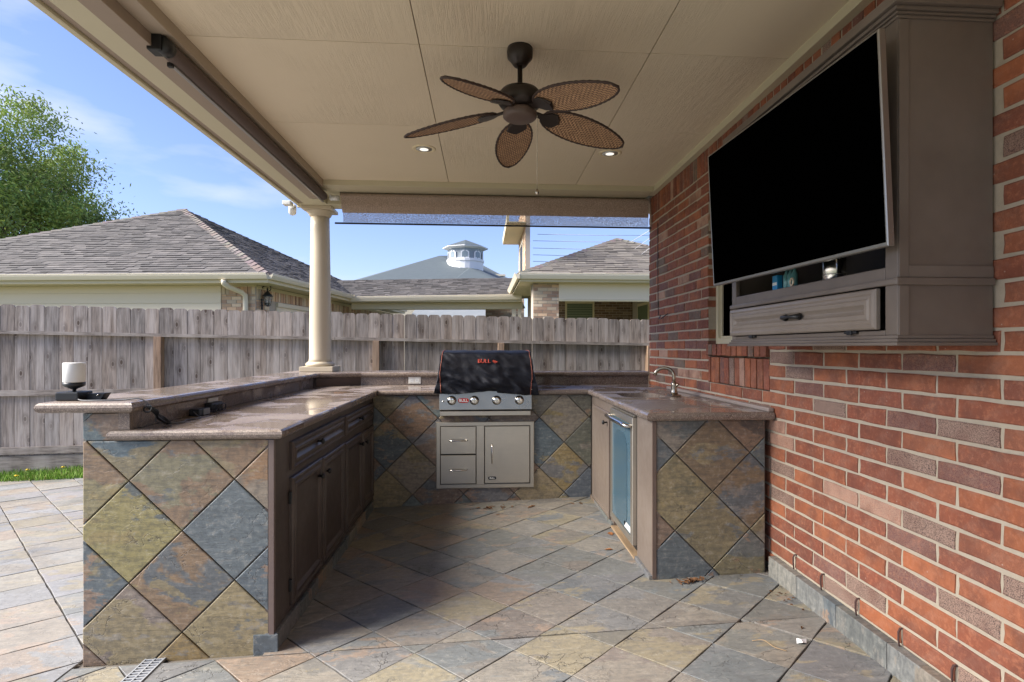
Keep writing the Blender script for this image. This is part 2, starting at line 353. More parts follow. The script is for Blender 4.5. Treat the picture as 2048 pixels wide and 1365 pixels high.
# ------------------------------------------------------------------ ground, lawn, patio
S = .033
fz = lambda x: S*x
g = MB(); n = 24
g.add([(-400,-400,-.46),(400,-400,-.46),(400,700,-.46),(-400,700,-.46)], [(0,1,2,3)])
t = NT('far ground'); v = t.coord(rnd_off=False); MT['ground'] = t.fin(t.mix(t.noise(v, .4, 6), (.055, .085, .025), (.11, .1, .06)), .95)
part('ground', g, MT['ground'], kind='structure')
lawn_z = lambda x, y: fz(x)-.02+max(0, min(1, (y-6.2)/1.0))*(.10 if x < 0 else .02)
g = MB(); nx, ny = 60, 12; vs = []
for j in range(ny+1):
    for i in range(nx+1):
        x = -7.6+9.1*i/nx; y = 6.0+2.2*j/ny; vs.append((x, y, lawn_z(x, y)+.012*noise.noise((x*2, y*2, 0))))
g.add(vs, [(j*(nx+1)+i, j*(nx+1)+i+1, (j+1)*(nx+1)+i+1, (j+1)*(nx+1)+i) for j in range(ny) for i in range(nx)])
t = NT('turf soil'); v = t.coord(rnd_off=False); MT['turf'] = t.fin(t.mix(t.noise(v, 30, 6), (.03, .07, .012), (.09, .12, .03)), .95)
part('lawn', g, MT['turf'], kind='structure')
g = MB()
for k in range(30000):
    x = rnd.uniform(-6.9, -1.6); y = rnd.uniform(6.18, 6.75); z = lawn_z(x, y); h = rnd.uniform(.035, .10); a = rnd.uniform(0, 6.28); w = .0035
    dx, dy = rnd.uniform(-.03, .03), rnd.uniform(-.03, .03); ca, sa = math.cos(a)*w, math.sin(a)*w
    q = rnd.random(); c = (.15+.12*q, .30+.12*q, .035+.02*q) if rnd.random() < .85 else (.34, .33, .12)
    g.add([(x-ca, y-sa, z-.01), (x+ca, y+sa, z-.01), (x+dx*.5+ca*.7, y+dy*.5+sa*.7, z+h*.6), (x+dx, y+dy, z+h)], [(0,1,2), (0,2,3)], c)
t = NT('grass blade'); a = t.n.new('ShaderNodeAttribute'); a.attribute_name = 'Col'; MT['grass'] = t.fin(a.outputs['Color'], .6, Transmission_Weight=0.)
part('grass', g, MT['grass'], kind='stuff', attr=True, label='bright green grass strip along the foot of the fence', cat='grass')
# patio floor bed + slate tiles
bed = MB(); P = [(-7.5,-2.5),(1.6,-2.5),(1.6,6.27),(-7.5,6.27)]
bed.add([(x, y, fz(x)-.009) for x, y in P]+[(x, y, fz(x)-.2) for x, y in P], [(0,1,2,3),(0,4,5,1),(1,5,6,2),(2,6,7,3),(3,7,4,0)])
floor = part('patio_floor', bed, MT['grout'], kind='structure')
FF = frame((0,0,-.009), (1,0,S), (0,1,0))
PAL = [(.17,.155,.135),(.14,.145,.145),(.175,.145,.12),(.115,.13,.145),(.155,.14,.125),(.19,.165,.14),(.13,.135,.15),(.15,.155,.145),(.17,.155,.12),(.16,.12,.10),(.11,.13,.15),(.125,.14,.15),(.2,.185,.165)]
special = {(0,0): (.2,.2,.21)}
def fcol(i, j):
    if (i, j) in special: return special[(i, j)]
    c = rnd.choice(PAL); k = rnd.uniform(.85, 1.15); return tuple(x*k for x in c)
a_, b_ = (.197,.178), (.203,-.206); O_ = (-.086, 2.864)
lattice('tile', FF, O_, a_, b_, [(-.90,2.372),(1.52,2.372),(1.52,4.52),(-.90,4.52)], .0035, .010, MT['slate_floor'], floor, fcol, .0035, 20, .002, .0016)
lattice('tile', FF, O_, a_, b_, [(-1.63,1.35),(1.52,1.35),(1.52,2.366),(-1.63,2.366)], .0035, .010, MT['slate_floor'], floor, fcol, .0035, 20, .002, .0016)
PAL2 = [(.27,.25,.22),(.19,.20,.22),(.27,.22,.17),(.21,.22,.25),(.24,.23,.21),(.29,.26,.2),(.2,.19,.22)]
def pcol(i, j): c = rnd.choice(PAL2); k = rnd.uniform(.85, 1.15); return tuple(x*k for x in c)
L1 = Vector((.681, -.732)); rw = Vector((.85, .53)).normalized()
rw = rw*(.31/abs(rw.dot(Vector((.732, .681)))))
O2 = (-1.811, 2.655); c_, d_ = (L1.x*.30, L1.y*.30), (rw.x, rw.y)
lattice('tile', FF, O2, c_, d_, [(-7,1.6),(-1.636,1.6),(-1.636,6.25),(-7,6.25)], .006, .010, MT['slate_patio'], floor, pcol, .004, 24, .002, .0016)
obj('tile', bed.me('x') if False else MB().prism([(-7.4,-2.4),(1.5,-2.4),(1.5,1.34),(-1.64,1.34),(-1.64,1.58),(-7.4,1.58)], 0, .006, FF).me('tile'), MT['slate_patio'], floor, color=(.25,.24,.22))
for nm, P in (('drain_grate', None),):
    # narrow channel grate in the floor by the left counter end
    A = Vector((-1.331, 2.408)); B = Vector((-1.32, 1.95)); d = Vector((.0, -1)); w = .036
    dr = thing('drain_grate', (-1.33, 2.2, fz(-1.33)), 'pale plastic slotted drain grate set in the slate by the left counter end', 'drain')
    G = frame((-1.331, 2.40, fz(-1.33)+.002), (1, 0, S), (0, 1, 0)); m = MB(); m.box((-.046,-.62,-.01),(.046,.0,-.006)); part('channel', m, MT['dark'], dr, M=G)
    m = MB(); m.box((-.04,-.62,-.002),(-.034,0,.006)); m.box((.034,-.62,-.002),(.04,0,.006)); m.box((-.003,-.62,-.002),(.003,0,.006))
    y = -.004
    while y > -.62: m.box((-.034, y-.007, -.002), (-.003, y, .005)); m.box((.003, y-.007, -.002), (.034, y, .005)); y -= .019
    part('grate', m, plain('pale drain plastic', (.30,.315,.34), .5), dr, M=G)

# ------------------------------------------------------------------ brick house wall (right)
XW = 1.5
house = thing('brick_house', (1.6, 3, 0), 'red brick house wall on the right with pale mortar and a recessed window', 'house')
m = MB(); x0, x1 = XW+.006, XW+.3; WY0, WY1, WZ0, WZ1 = 2.886, 3.695, .993, 2.30
for a, b in (((x0,-2.5,-.4),(x1,5.05,WZ0)), ((x0,-2.5,WZ0),(x1,WY0-.004,WZ1)), ((x0,WY1+.004,WZ0),(x1,5.05,WZ1)), ((x0,-2.5,WZ1),(x1,5.05,3.1)), ((x0+.09,WY0-.004,WZ0),(x1,WY1+.004,WZ0+.26)), ((x0+.22,WY0-.004,WZ0+.26),(x1,WY1+.004,WZ1))):
    m.box(a, b)
m.box((x1, 4.75, -.4), (6.5, 5.05, 3.1))
part('wall', m, MT['mortar'], house)
RED = [(.29,.088,.036),(.24,.07,.034),(.33,.105,.042),(.21,.06,.032),(.27,.088,.042)]
def bcol():
    q = rnd.random(); k = rnd.uniform(.88, 1.1)
    if q < .78: c = rnd.choice(RED); return tuple(x*k for x in c)+(rnd.uniform(0, .12),)
    if q < .88: return (.16,.085,.065,.9)
    if q < .95: return (.46,.26,.18,.45)
    return (.16,.06,.05,.35)
th_ = -math.atan(82/1130)
def px_area(Y, z, w, h):
    x = XW*math.cos(th_)+Y*math.sin(th_); y = -XW*math.sin(th_)+Y*math.cos(th_); return w*h/max(y, .3)**3
bricks = []
def add_brick(y0, y1, z0, z1, proud=0.):
    if y1-y0 < .02: return
    bricks.append((px_area((y0+y1)/2, (z0+z1)/2, y1-y0, z1-z0), y0, y1, z0, z1, proud+rnd.uniform(-.0025, .0025), bcol()))
pit, ph, jt = .2365, .0705, .0125
for k in range(-17, 16):
    z0 = 1.28+ph*k+jt/2; z1 = z0+ph-jt; off = 1.697 if k % 2 == 0 else 1.776
    y = off-pit*6
    while y < 5.06:
        a, b = y+jt/2, y+pit-jt/2; y += pit
        if a < .75: continue
        b = min(b, 5.052)
        segs = [(a, b)]
        if WZ0-.03 < (z0+z1)/2 < WZ1:
            segs = []
            if a < WY0: segs.append((a, min(b, WY0-.003)))
            if b > WY1: segs.append((max(a, WY1+.003), b))
        for p, q in segs:
            zc = (z0+z1)/2
            if 1.62 < (p+q)/2 < 2.62 and 1.32 < zc < 2.14: continue
            if zc < .84 and p > 2.95: continue
            add_brick(p, q, z0, z1)
y = 1.30
while y < 5.03: add_brick(y, y+.060, 2.414, 2.57); y += .0705        # soldier course under the ceiling trim
y = WY0+.004
while y < WY1-.02:                                                  # soldiers below the sill, then the sill itself
    add_brick(y, min(y+.0605, WY1), .998, 1.163, -.001); add_brick(y, min(y+.0605, WY1), 1.175, 1.246, .018); y += .0705
bricks.sort(key=lambda t: -t[0])
BV = {}
def brick_geo(L, H, var, fine=True):
    r = random.Random(var*7+int(L*1000)); D = .10; c = .0035; e = .0024
    j = lambda: r.uniform(-e, e)
    ny, nz = (max(1, int(L/.06)), 2) if fine else (1, 1); P = []
    for k in range(ny): P.append((-L/2+L*k/ny, -H/2))
    for k in range(nz): P.append((L/2, -H/2+H*k/nz))
    for k in range(ny): P.append((L/2-L*k/ny, H/2))
    for k in range(nz): P.append((-L/2, H/2-H*k/nz))
    n = len(P); P = [(y+j(), z+j()) for y, z in P]
    sc = lambda y, z, d: (y*(1-2*d/L), z*(1-2*d/H))
    vs = [(D, y, z) for y, z in P]+[(c, y, z) for y, z in P]+[(abs(j())*.4, *sc(y, z, c+abs(j()))) for y, z in P]
    fs = [(i, (i+1) % n, n+(i+1) % n, n+i) for i in range(n)]+[(n+i, n+(i+1) % n, 2*n+(i+1) % n, 2*n+i) for i in range(n)]+[tuple(range(2*n, 3*n))]
    return vs, [f[::-1] for f in fs]
far = MB()
for idx, (_, y0, y1, z0, z1, pr, col) in enumerate(bricks):
    L, H = round(y1-y0, 3), round(z1-z0, 3); c = Vector((XW-pr, (y0+y1)/2, (z0+z1)/2))
    if idx < 300:
        key = (L, H, rnd.randrange(5))
        if key not in BV:
            vs, fs = brick_geo(*key); q = MB(); q.add(vs, fs); BV[key] = q.me('brick'); BV[key].materials.append(MT['brick'])
        obj('brick', BV[key], None, house, Matrix.Translation(c), color=col)
    else:
        vs, fs = brick_geo(L, H, idx, False); cc = (col[0]*(1-col[3]*.1), col[1]+.035*col[3], col[2]+.025*col[3]); far.add([Vector(v)+c for v in vs], fs, cc)
part('bricks', far, MT['brick_col'], house, attr=True, kind='stuff')
y = 1.36; k = 0                                                     # slate skirting along the floor
while y < 2.80:
    y1 = min(y+.30, 2.82); m = MB(); m.bbox((XW-.036, y+.002, fz(XW)-.03), (XW+.004, y1-.002, .150), .003)
    obj('skirting_tile', m.me('skirting_tile'), MT['slate_wall'], house, color=((.2,.205,.195) if k % 2 else (.24,.235,.21))); y += .30; k += 1
for yy, zz in ((2.626,.213),(2.403,.209),(2.167,.205),(1.931,.202),(1.698,.2)):
    m = MB(); m.tube([(XW+.02, yy, zz+.012), (XW-.006, yy, zz+.012), (XW-.012, yy, zz), (XW-.010, yy+.003, zz-.03), (XW-.008, yy, zz-.058)], [.003,.004,.0045,.004,.003], 6)
    part('weep_cord', m, plain('weep cord', (.07,.035,.03), .9), house)
m = MB(); m.tube([(XW-.004, 4.70, 1.50),(XW-.03, 4.66, 1.47),(XW-.035, 4.6, 1.462),(XW-.02, 4.52, 1.49),(XW-.004, 4.5, 1.5)], .004, 6)
m.tube([(XW-.004,4.78,2.3),(XW-.008,4.77,1.9),(XW-.006,4.76,1.5)], .003, 5); part('cord_hook', m, MT['black'], house)
# recessed window behind the cabinet
win = obj('window', rings(frame((XW+.085, WY1, 1.25), (0,-1,0), (0,0,1)), WY1-WY0, WZ1-1.25, [(0,0),(0,.03),(.035,.03),(.038,.012),(.05,.012),(.05,.0)]).me('window'), MT['trimc'], house)
m = MB(); m.box((XW+.088, WY0+.05, 1.30), (XW+.094, WY1-.05, WZ1-.05)); t = NT('dark window glass'); part('pane', m, t.fin((.03,.045,.06), .06), win)
m = MB(); m.box((XW+.06, WY0+.3, 1.26), (XW+.084, WY0+.33, WZ1-.04)); part('sash', m, MT['white'], win)

# ------------------------------------------------------------------ patio cover: ceiling, trim, beams
cover = thing('patio_cover', (0, 2.5, 2.5), 'cream patio cover with panelled ceiling over the kitchen', 'patio cover')
CZ = 2.61
def cpanel(x0, x1, y0, y1):
    m = MB(); m.bbox((x0+.0022, y0+.0022, CZ), (x1-.0022, y1-.0022, CZ+.012), .0015); obj('ceiling_panel', m.me('ceiling_panel'), MT['ceil'], cover)
XL, XR, YF = -1.335, XW+.002, 4.78
ys = [-1.8, .2, 1.2, 2.61, 3.57, YF]
for i in range(len(ys)-1):
    for xa, xb in ((XL, -.295), (-.295, .78), (.78, XR)): cpanel(xa, xb, ys[i] if not (ys[i] == 2.61 and xa != -.295) else 2.61, ys[i+1])
m = MB(); m.box((-1.62, -1.85, CZ+.014), (XW+.01, 5.30, CZ+.2)); part('roof_deck', m, MT['taupe'], cover)
def trimbar(a, b): m = MB(); m.bbox(a, b, .003); part('trim', m, MT['trimc'], cover)
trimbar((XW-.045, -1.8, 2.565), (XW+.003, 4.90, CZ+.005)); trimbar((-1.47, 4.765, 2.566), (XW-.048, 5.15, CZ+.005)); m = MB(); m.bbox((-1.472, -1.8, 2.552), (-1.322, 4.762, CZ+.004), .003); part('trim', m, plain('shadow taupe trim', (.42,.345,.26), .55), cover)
m = MB(); m.bbox((-1.60, -1.8, 2.505), (-1.475, 5.0, CZ+.02), .003); m.bbox((-1.476,-1.8,2.56),(-1.474,4.9,2.6)); beamL = part('beam', m, MT['trimc'], cover)
m = MB(); m.bbox((-1.488, -1.8, 2.499), (-1.40, 4.96, 2.551), .002); part('beam_face', m, MT['taupe'], cover)
m = MB(); m.bbox((-1.640, -1.8, 2.515), (-1.603, 5.35, 2.66), .003); part('fascia', m, MT['taupe'], cover)
m = MB(); m.bbox((-1.675, -1.8, 2.50), (-1.643, 5.42, 2.72), .008); part('drip_edge', m, MT['trimc'], cover)
m = MB(); m.bbox((-1.66, 5.16, 2.505), (XW+.02, 5.34, CZ+.02), .003); m.bbox((-1.6,5.0,2.505),(-1.4,5.165,CZ+.01)); part('beam', m, MT['trimc'], cover)
m = MB(); m.bbox((-1.72, 5.345, 2.52), (2.2, 5.38, 2.74), .004); part('fascia', m, MT['trimc'], cover)
m = MB(); m.add([(-1.78,-1.95,2.70),(2.4,-1.95,3.25),(2.4,5.45,3.25),(-1.78,5.45,2.70),(-1.78,-1.95,2.73),(2.4,-1.95,3.28),(2.4,5.45,3.28),(-1.78,5.45,2.73)], [(3,2,1,0),(4,5,6,7),(0,1,5,4),(1,2,6,5),(2,3,7,6),(3,0,4,7)])
obj('roof', m.me('roof'), MT['shingle'], cover, color=(.16,.145,.135))
# column
cx, cy = -1.505, 5.30
col = thing('porch_column', (cx, cy, 1.007), 'round cream tapered column standing on the back corner of the raised bar', 'column')
m = MB(); m.bbox((cx-.147, cy-.11, 1.0075), (cx+.147, cy+.18, 1.052), .004); part('plinth', m, MT['cream'], col)
m = MB(); m.lathe([(.10,1.053),(.125,1.056),(.128,1.07),(.124,1.083),(.112,1.088),(.108,1.095)], 40, (cx, cy+.03, 0)); part('base_moulding', m, MT['cream'], col)
m = MB(); m.lathe([(.105,1.09),(.097,1.12),(.095,1.4),(.090,1.9),(.083,2.30),(.0815,2.43)], 40, (cx, cy+.03, 0)); part('shaft', m, MT['cream'], col)
m = MB(); m.lathe([(.08,2.42),(.094,2.432),(.098,2.44),(.105,2.455),(.122,2.468),(.125,2.474)], 40, (cx, cy+.03, 0)); m.bbox((cx-.13, cy-.10, 2.475), (cx+.13, cy+.16, 2.504), .003); part('capital', m, MT['cream'], col)
# security light outside beam
th = thing('security_camera', (-1.70, 5.2, 2.5), 'small white camera mounted under the outer edge of the left beam by the column', 'camera')
m = MB(); m.bbox((-1.74,5.02,2.462),(-1.67,5.10,2.496), .006); part('mount', m, MT['white'], th)
C = Matrix.Translation((-1.705,5.18,2.455)) @ Matrix.Rotation(R(35),4,'Y') @ Matrix.Rotation(R(60),4,'X')
m = MB(); m.lathe([(0,-.05),(.028,-.05),(.033,-.04),(.033,.04),(.028,.05),(0,.05)], 20); part('body', m, MT['white'], th, M=C)
m = MB(); m.lathe([(0,-.054),(.022,-.054),(.024,-.05)], 16); part('lens', m, MT['black'], th, M=C)

# ------------------------------------------------------------------ roller shades
def fabricmat(name, col, openness):
    t = NT(name); v = t.coord(rnd_off=False); n = t.noise(v, 130, 4, .9); n2 = t.noise(v, 160, 3, .8)
    c = t.mix(t.ramp(n, [(.38, 0), (.62, 1)]), tuple(x*.55 for x in col), tuple(x*1.3 for x in col)); t.fin(c, .9, t.bump(n2, .4, .002))
    tr = t.n.new('ShaderNodeBsdfTransparent'); mx = t.n.new('ShaderNodeMixShader'); t.set(mx.inputs[0], t.ramp(n2, [(.5-openness*.18, 1), (.56-openness*.1, 0)]) if openness else 0.)
    t.l.new(t.b.outputs[0], mx.inputs[1]); t.l.new(tr.outputs[0], mx.inputs[2])
    mx2 = mx
    t.l.new(mx.outputs[0], t.out.inputs[0]); return t.m
MT['screenfab'] = fabricmat('woven shade cloth', (.44,.34,.28), 0)
t = NT('open weave screen'); v = t.coord(rnd_off=False); n2 = t.noise(v, 150, 3, .9); t.fin((.26,.21,.175), .9)
tr = t.n.new('ShaderNodeBsdfTransparent'); mxs = t.n.new('ShaderNodeMixShader'); t.l.new(t.ramp(n2, [(.42, .12), (.6, .72)]), mxs.inputs[0])
t.l.new(t.b.outputs[0], mxs.inputs[1]); t.l.new(tr.outputs[0], mxs.inputs[2]); t.l.new(mxs.outputs[0], t.out.inputs[0]); MT['mesh'] = t.m
sh = thing('roller_shade', (.12, 5.0, 2.3), 'brown woven roller shade partly lowered under the far beam', 'shade', 'roller shades under the beams')
m = MB(); m.lathe([(.0,-1.315),(.022,-1.315),(.022,-1.25),(.0,-1.25)], 20, (0,4.99,2.548-.03), 'x'); m.bbox((-1.33,4.975,2.50),(-1.315,5.02,2.545)); part('roller_tube', m, MT['white'], sh)
m = MB(); prof = [(math.cos(a)*.036, math.sin(a)*.036) for a in [R(90+180*k/8) for k in range(9)]]; vs = []
pts = [(4.99+.0+p[0]*1, 2.524+p[1]) for p in [( .036*math.cos(R(90+20*k)), .036*math.sin(R(90+20*k))) for k in range(0, 9)]]
pts = [(5.03, 2.558)]+pts[:7]+[(4.952, 2.47),(4.955,2.42),(4.962,2.385)]
for j in range(41):
    x0, x1 = -1.245, 1.468; x = x0+(x1-x0)*j/40
    for k, (y, z) in enumerate(pts): xx = x+(.035*(k/len(pts))**1.5*(1 if j < 2 else 0)); vs.append((xx, y+.003*math.sin(x*9)*(k > 6), z))
N_ = len(pts); m.add(vs, [(j*N_+k, (j+1)*N_+k, (j+1)*N_+k+1, j*N_+k+1) for j in range(40) for k in range(N_-1)], None, True)
part('cloth', m, MT['screenfab'], sh)
m = MB(); vs = []
for j in range(41):
    x = -1.21+(1.468+1.21)*j/40
    for z in (2.385, 2.35, 2.305): vs.append((x, 4.962+.003*math.sin(x*9)+(2.385-z)*.05, z))
m.add(vs, [(j*3+k, (j+1)*3+k, (j+1)*3+k+1, j*3+k+1) for j in range(40) for k in range(2)], None, True); part('screen', m, MT['mesh'], sh)
m = MB(); m.bbox((-1.28, 4.957, 2.288), (1.492, 4.975, 2.302), .004); part('bottom_bar', m, MT['black'], sh)
m = MB(); m.tube([(1.478,4.965,2.56),(1.482,4.96,2.45),(1.488,4.955,2.36),(1.485,4.96,2.30)], .009, 8); part('edge_cord', m, MT['screenfab'], sh)
sh = thing('roller_shade', (-1.38, 3.8, 2.5), 'rolled up taupe shade running along the inside of the left beam', 'shade', 'roller shades under the beams')
m = MB(); m.lathe([(0,2.56),(.034,2.56),(.035,2.58),(.035,4.93),(0,4.93)], 24, (-1.366,0,2.516), 'y'); part('cloth', m, plain('taupe shade cloth', (.12,.088,.076), .85, var=.3, bump=.5, scale=200), sh)
m = MB(); m.bbox((-1.42,2.49,2.485),(-1.36,2.556,2.551), .004); m.lathe([(0,2.50),(.036,2.50),(.036,2.556),(0,2.556)], 20, (-1.366,0,2.516), 'y'); part('bracket', m, MT['black'], sh)
m = MB(); m.bbox((-1.388,2.62,2.472),(-1.371,4.97,2.483), .004); part('bottom_bar', m, plain('grey aluminium', (.35,.34,.34), .35, .7), sh)
m = MB(); m.tube([(-1.385,2.60,2.52),(-1.386,2.605,2.475),(-1.375,2.61,2.47)], .002, 5); m.bbox((-1.396,2.60,2.466),(-1.374,2.62,2.486), .003); part('end_cap', m, MT['black'], sh)

# ------------------------------------------------------------------ ceiling lights
for i, (x, y, lb) in enumerate(((-.417, 3.977, 'recessed ceiling light nearer the left beam'), (.896, 3.973, 'recessed ceiling light nearer the brick wall'))):
    L = thing('ceiling_light', (x, y, CZ), lb, 'light', 'recessed lights in the ceiling')
    m = MB(); m.lathe([(.052,CZ+.002),(.058,CZ-.004),(.074,CZ-.006),(.082,CZ-.002),(.083,CZ)], 32, (x,y,0)); part('trim_ring', m, plain('ivory ring', (.85,.72,.48), .4), L)
    m = MB(); m.lathe([(.056,CZ-.004),(.05,CZ-.001),(.0,CZ+.0)], 32, (x,y,0)); part('baffle', m, MT['white'], L)
    m = MB(); m.lathe([(0,CZ-.007),(.02,CZ-.007),(.034,CZ-.003),(.036,CZ)], 24, (x,y+.006,0)); part('bulb', m, plain('frosted glass', (.85,.85,.82), .3, Emission_Color=(1,.93,.82,1), Emission_Strength=.35), L)

# ------------------------------------------------------------------ ceiling fan
fx, fy = .166, 2.61
fan = thing('ceiling_fan', (fx, fy, 2.3), 'dark bronze ceiling fan with five leaf shaped woven rattan blades', 'fan')
m = MB(); m.lathe([(.058,CZ),(.060,CZ-.018),(.058,CZ-.045),(.044,CZ-.06),(.034,CZ-.075),(.028,CZ-.082),(.02,CZ-.084)], 32, (fx,fy,0)); part('canopy', m, MT['bronze'], fan)
m = MB(); m.lathe([(.0115,CZ-.08),(.0115,CZ-.16),(.018,CZ-.165),(.024,CZ-.18),(.028,CZ-.19)], 16, (fx,fy,0)); part('downrod', m, MT['bronze'], fan)
m = MB(); z = CZ-.185; m.lathe([(.02,z+.01),(.05,z),(.085,z-.012),(.100,z-.03),(.104,z-.05),(.100,z-.07),(.092,z-.082),(.07,z-.09),(.062,z-.10),(0,z-.10)], 40, (fx,fy,0)); part('motor', m, MT['bronze'], fan)
m = MB(); z = 2.325; m.lathe([(.05,z),(.074,z-.004),(.078,z-.012),(.078,z-.034),(.072,z-.040),(.06,z-.046),(0,z-.05)], 36, (fx,fy,0)); part('switch_cup', m, plain('taupe bronze cap', (.11,.075,.06), .45), fan)
t = NT('woven rattan'); v = t.coord((1,1,1), rnd_off=False); 
w1 = t.n.new('ShaderNodeTexWave'); w1.bands_direction = 'X'; w1.inputs['Scale'].default_value = 26; w1.inputs['Distortion'].default_value = 1.4; w1.inputs['Detail Scale'].default_value = 30; t.l.new(v, w1.inputs[0])
w2 = t.n.new('ShaderNodeTexWave'); w2.bands_direction = 'Y'; w2.inputs['Scale'].default_value = 30; w2.inputs['Distortion'].default_value = 1.0; t.l.new(v, w2.inputs[0])
ck = t.n.new('ShaderNodeTexChecker'); ck.inputs['Scale'].default_value = 84; t.l.new(v, ck.inputs[0])
wv = t.mix(ck.outputs['Fac'], w1.outputs['Fac'], w2.outputs['Fac'])
rc = t.ramp(wv, [(.1, (.06,.028,.015)), (.4, (.42,.23,.12)), (.8, (.72,.46,.26))]); rc = t.mix(t.ramp(t.noise(v, 25, 3), [(.4, .3), (.7, 0)]), rc, (.12,.06,.035))
MT['rattan'] = t.fin(rc, .6, t.bump(wv, .8, .003))
r0, r1 = .115, .575
def bw(t): return .003+.093*(math.sin(math.pi*min(1, t**.86))**.52)*(1-.06*t) if 0 < t < 1 else .004
for k in range(5):
    a = R(92.5+72*k); dr_ = math.atan2(.075, .46)
    Mb = Matrix.Translation((fx, fy, 2.338)) @ Matrix.Rotation(a, 4, 'Z') @ Matrix.Rotation(dr_, 4, 'Y') @ Matrix.Rotation(R(-13), 4, 'X')
    m = MB(); NTt = 26; NS = 8; top = []; bot = []
    for i in range(NTt+1):
        tt = i/NTt; x = r0+(r1-r0)*tt; w = bw(tt)
        for j in range(NS+1):
            s_ = -1+2*j/NS; top.append((x, s_*w, .0022-.004*abs(s_)**2)); bot.append((x, s_*w, -.0022-.004*abs(s_)**2))
    q = NS+1; nv = len(top); fs = []
    for i in range(NTt):
        for j in range(NS):
            A = i*q+j; fs.append((A, A+q, A+q+1, A+1)); fs.append((nv+A, nv+A+1, nv+A+q+1, nv+A+q))
    m.add(top+bot, fs, None, False); bl = part('blade', m, MT['rattan'], fan, M=Mb)
    m = MB(); ol = [(r0+(r1-r0)*i/40, bw(i/40)) for i in range(41)]; ring = [(x, w, -.004) for x, w in ol]+[(x, -w, -.004) for x, w in ol[-2:0:-1]]
    m.tube(ring, [.0055+.001*math.sin(i*2.4) for i in range(len(ring))], 6, closed=True); part('blade_rim', m, plain('dark rim wicker', (.045,.025,.018), .6, bump=.6, scale=90), bl, M=Mb)
    m = MB(); m.add([(.05,-.014,.0),(.11,-.016,-.004),(.14,-.045,-.008),(.175,-.052,-.01),(.195,-.03,-.01),(.21,0,-.01),(.195,.03,-.01),(.175,.052,-.01),(.14,.045,-.008),(.11,.016,-.004),(.05,.014,.0)]+
        [(.05,-.014,-.008),(.11,-.016,-.012),(.14,-.042,-.014),(.175,-.048,-.016),(.19,-.03,-.018),(.203,0,-.02),(.19,.03,-.018),(.175,.048,-.016),(.14,.042,-.014),(.11,.016,-.012),(.05,.014,-.008)],
        [tuple(range(11)), tuple(range(21, 10, -1))]+[(i, (i+1) % 11, 11+(i+1) % 11, 11+i) for i in range(11)])
    part('blade_iron', m, MT['bronze'], fan, M=Mb)
m = MB(); px_ = (fx+.078, fy-.02); m.tube([(px_[0]-.01,px_[1],2.30),(px_[0],px_[1],2.295),(px_[0],px_[1],1.95)], .0013, 5); part('pull_chain', m, MT['nickel'], fan)
m = MB(); m.lathe([(.001,1.957),(.006,1.952),(.009,1.938),(.006,1.93),(0,1.928)], 12, (px_[0],px_[1],0)); part('chain_pull', m, MT['nickel'], fan)

# ------------------------------------------------------------------ counters
def cnt(name, x, y, label): return thing(name, (x, y, 0), label, 'counter', 'outdoor kitchen counters')
BRN_SHADED, BRN_LIT = (.06,.042,.035), (.19,.15,.122)  # side light put into the cabinet browns: left arm shaded, right arm lit
CT0, CT1 = .850, .892
WPAL = [(.13,.16,.155),(.22,.18,.10),(.24,.15,.09),(.10,.125,.14),(.17,.165,.14),(.2,.14,.1)]
# left counter ----------------------------------------------------
LC = cnt('kitchen_counter', -1.2, 3.4, 'left arm of the outdoor kitchen with raised bar, brown cabinet doors and slate end')
m = MB(); m.box((-1.598,2.412,-.25),(-.90,4.60,CT0-.002)); m.box((-1.598,2.412,CT0-.002),(-1.452,5.36,.962)); m.box((-1.598,4.60,-.25),(-.9,5.36,CT0-.002)); part('core', m, MT['grout'], LC)
FE = frame((0, 2.412, 0), (1,0,0), (0,0,1))
def lerpc(a, b, t): return tuple(x+(y-x)*t for x, y in zip(a, b))
# lattice nodes unprojected from the photo at the end-wall plane
ox, oz = -1.229, .478; hx = .207
LCOL = {(0,0): (.23,.21,.135), (-1,0): (.29,.25,.11), (0,-1): (.14,.165,.175), (-1,-1): (.24,.165,.10), (0,1): (.11,.15,.17), (1,0): (.27,.215,.13), (-2,-1): (.24,.195,.16), (-1,-2): (.29,.235,.13), (1,-1): (.29,.18,.10), (0,-2): (.125,.15,.17), (-1,1): (.27,.235,.13), (-2,0): (.125,.15,.16), (-2,-2): (.28,.2,.09)}
def lcol(i, j):
    return LCOL.get((i, j)) or rnd.choice(WPAL)
# a=(hx,hx) up-right, b=(-hx,hx) up-left ; cell(0,0) sits above the node
lattice('tile', FE, (ox, oz), (hx, hx), (-hx, hx), [(-1.612,-.06),(-.886,-.06),(-.886,CT0-.003),(-1.612,CT0-.003)], .0045, .012, MT['slate_wall'], LC, lcol, .0015, 8)
lattice('tile', FE, (ox, oz), (hx, hx), (-hx, hx), [(-1.612,CT0),(-1.455,CT0),(-1.455,.960),(-1.612,.960)], .001, .012, MT['slate_wall'], LC, lambda i, j: (.13,.17,.18), 0, 8)
FO = frame((-1.598, 0, 0), (0,-1,0), (0,0,1))
lattice('tile', FO, (-3.2, .3), (hx, hx), (-hx, hx), [(-5.36,-.2),(-2.40,-.2),(-2.40,.96),(-5.36,.96)], .006, .012, MT['slate_wall'], LC, lcol, .0015, 12)
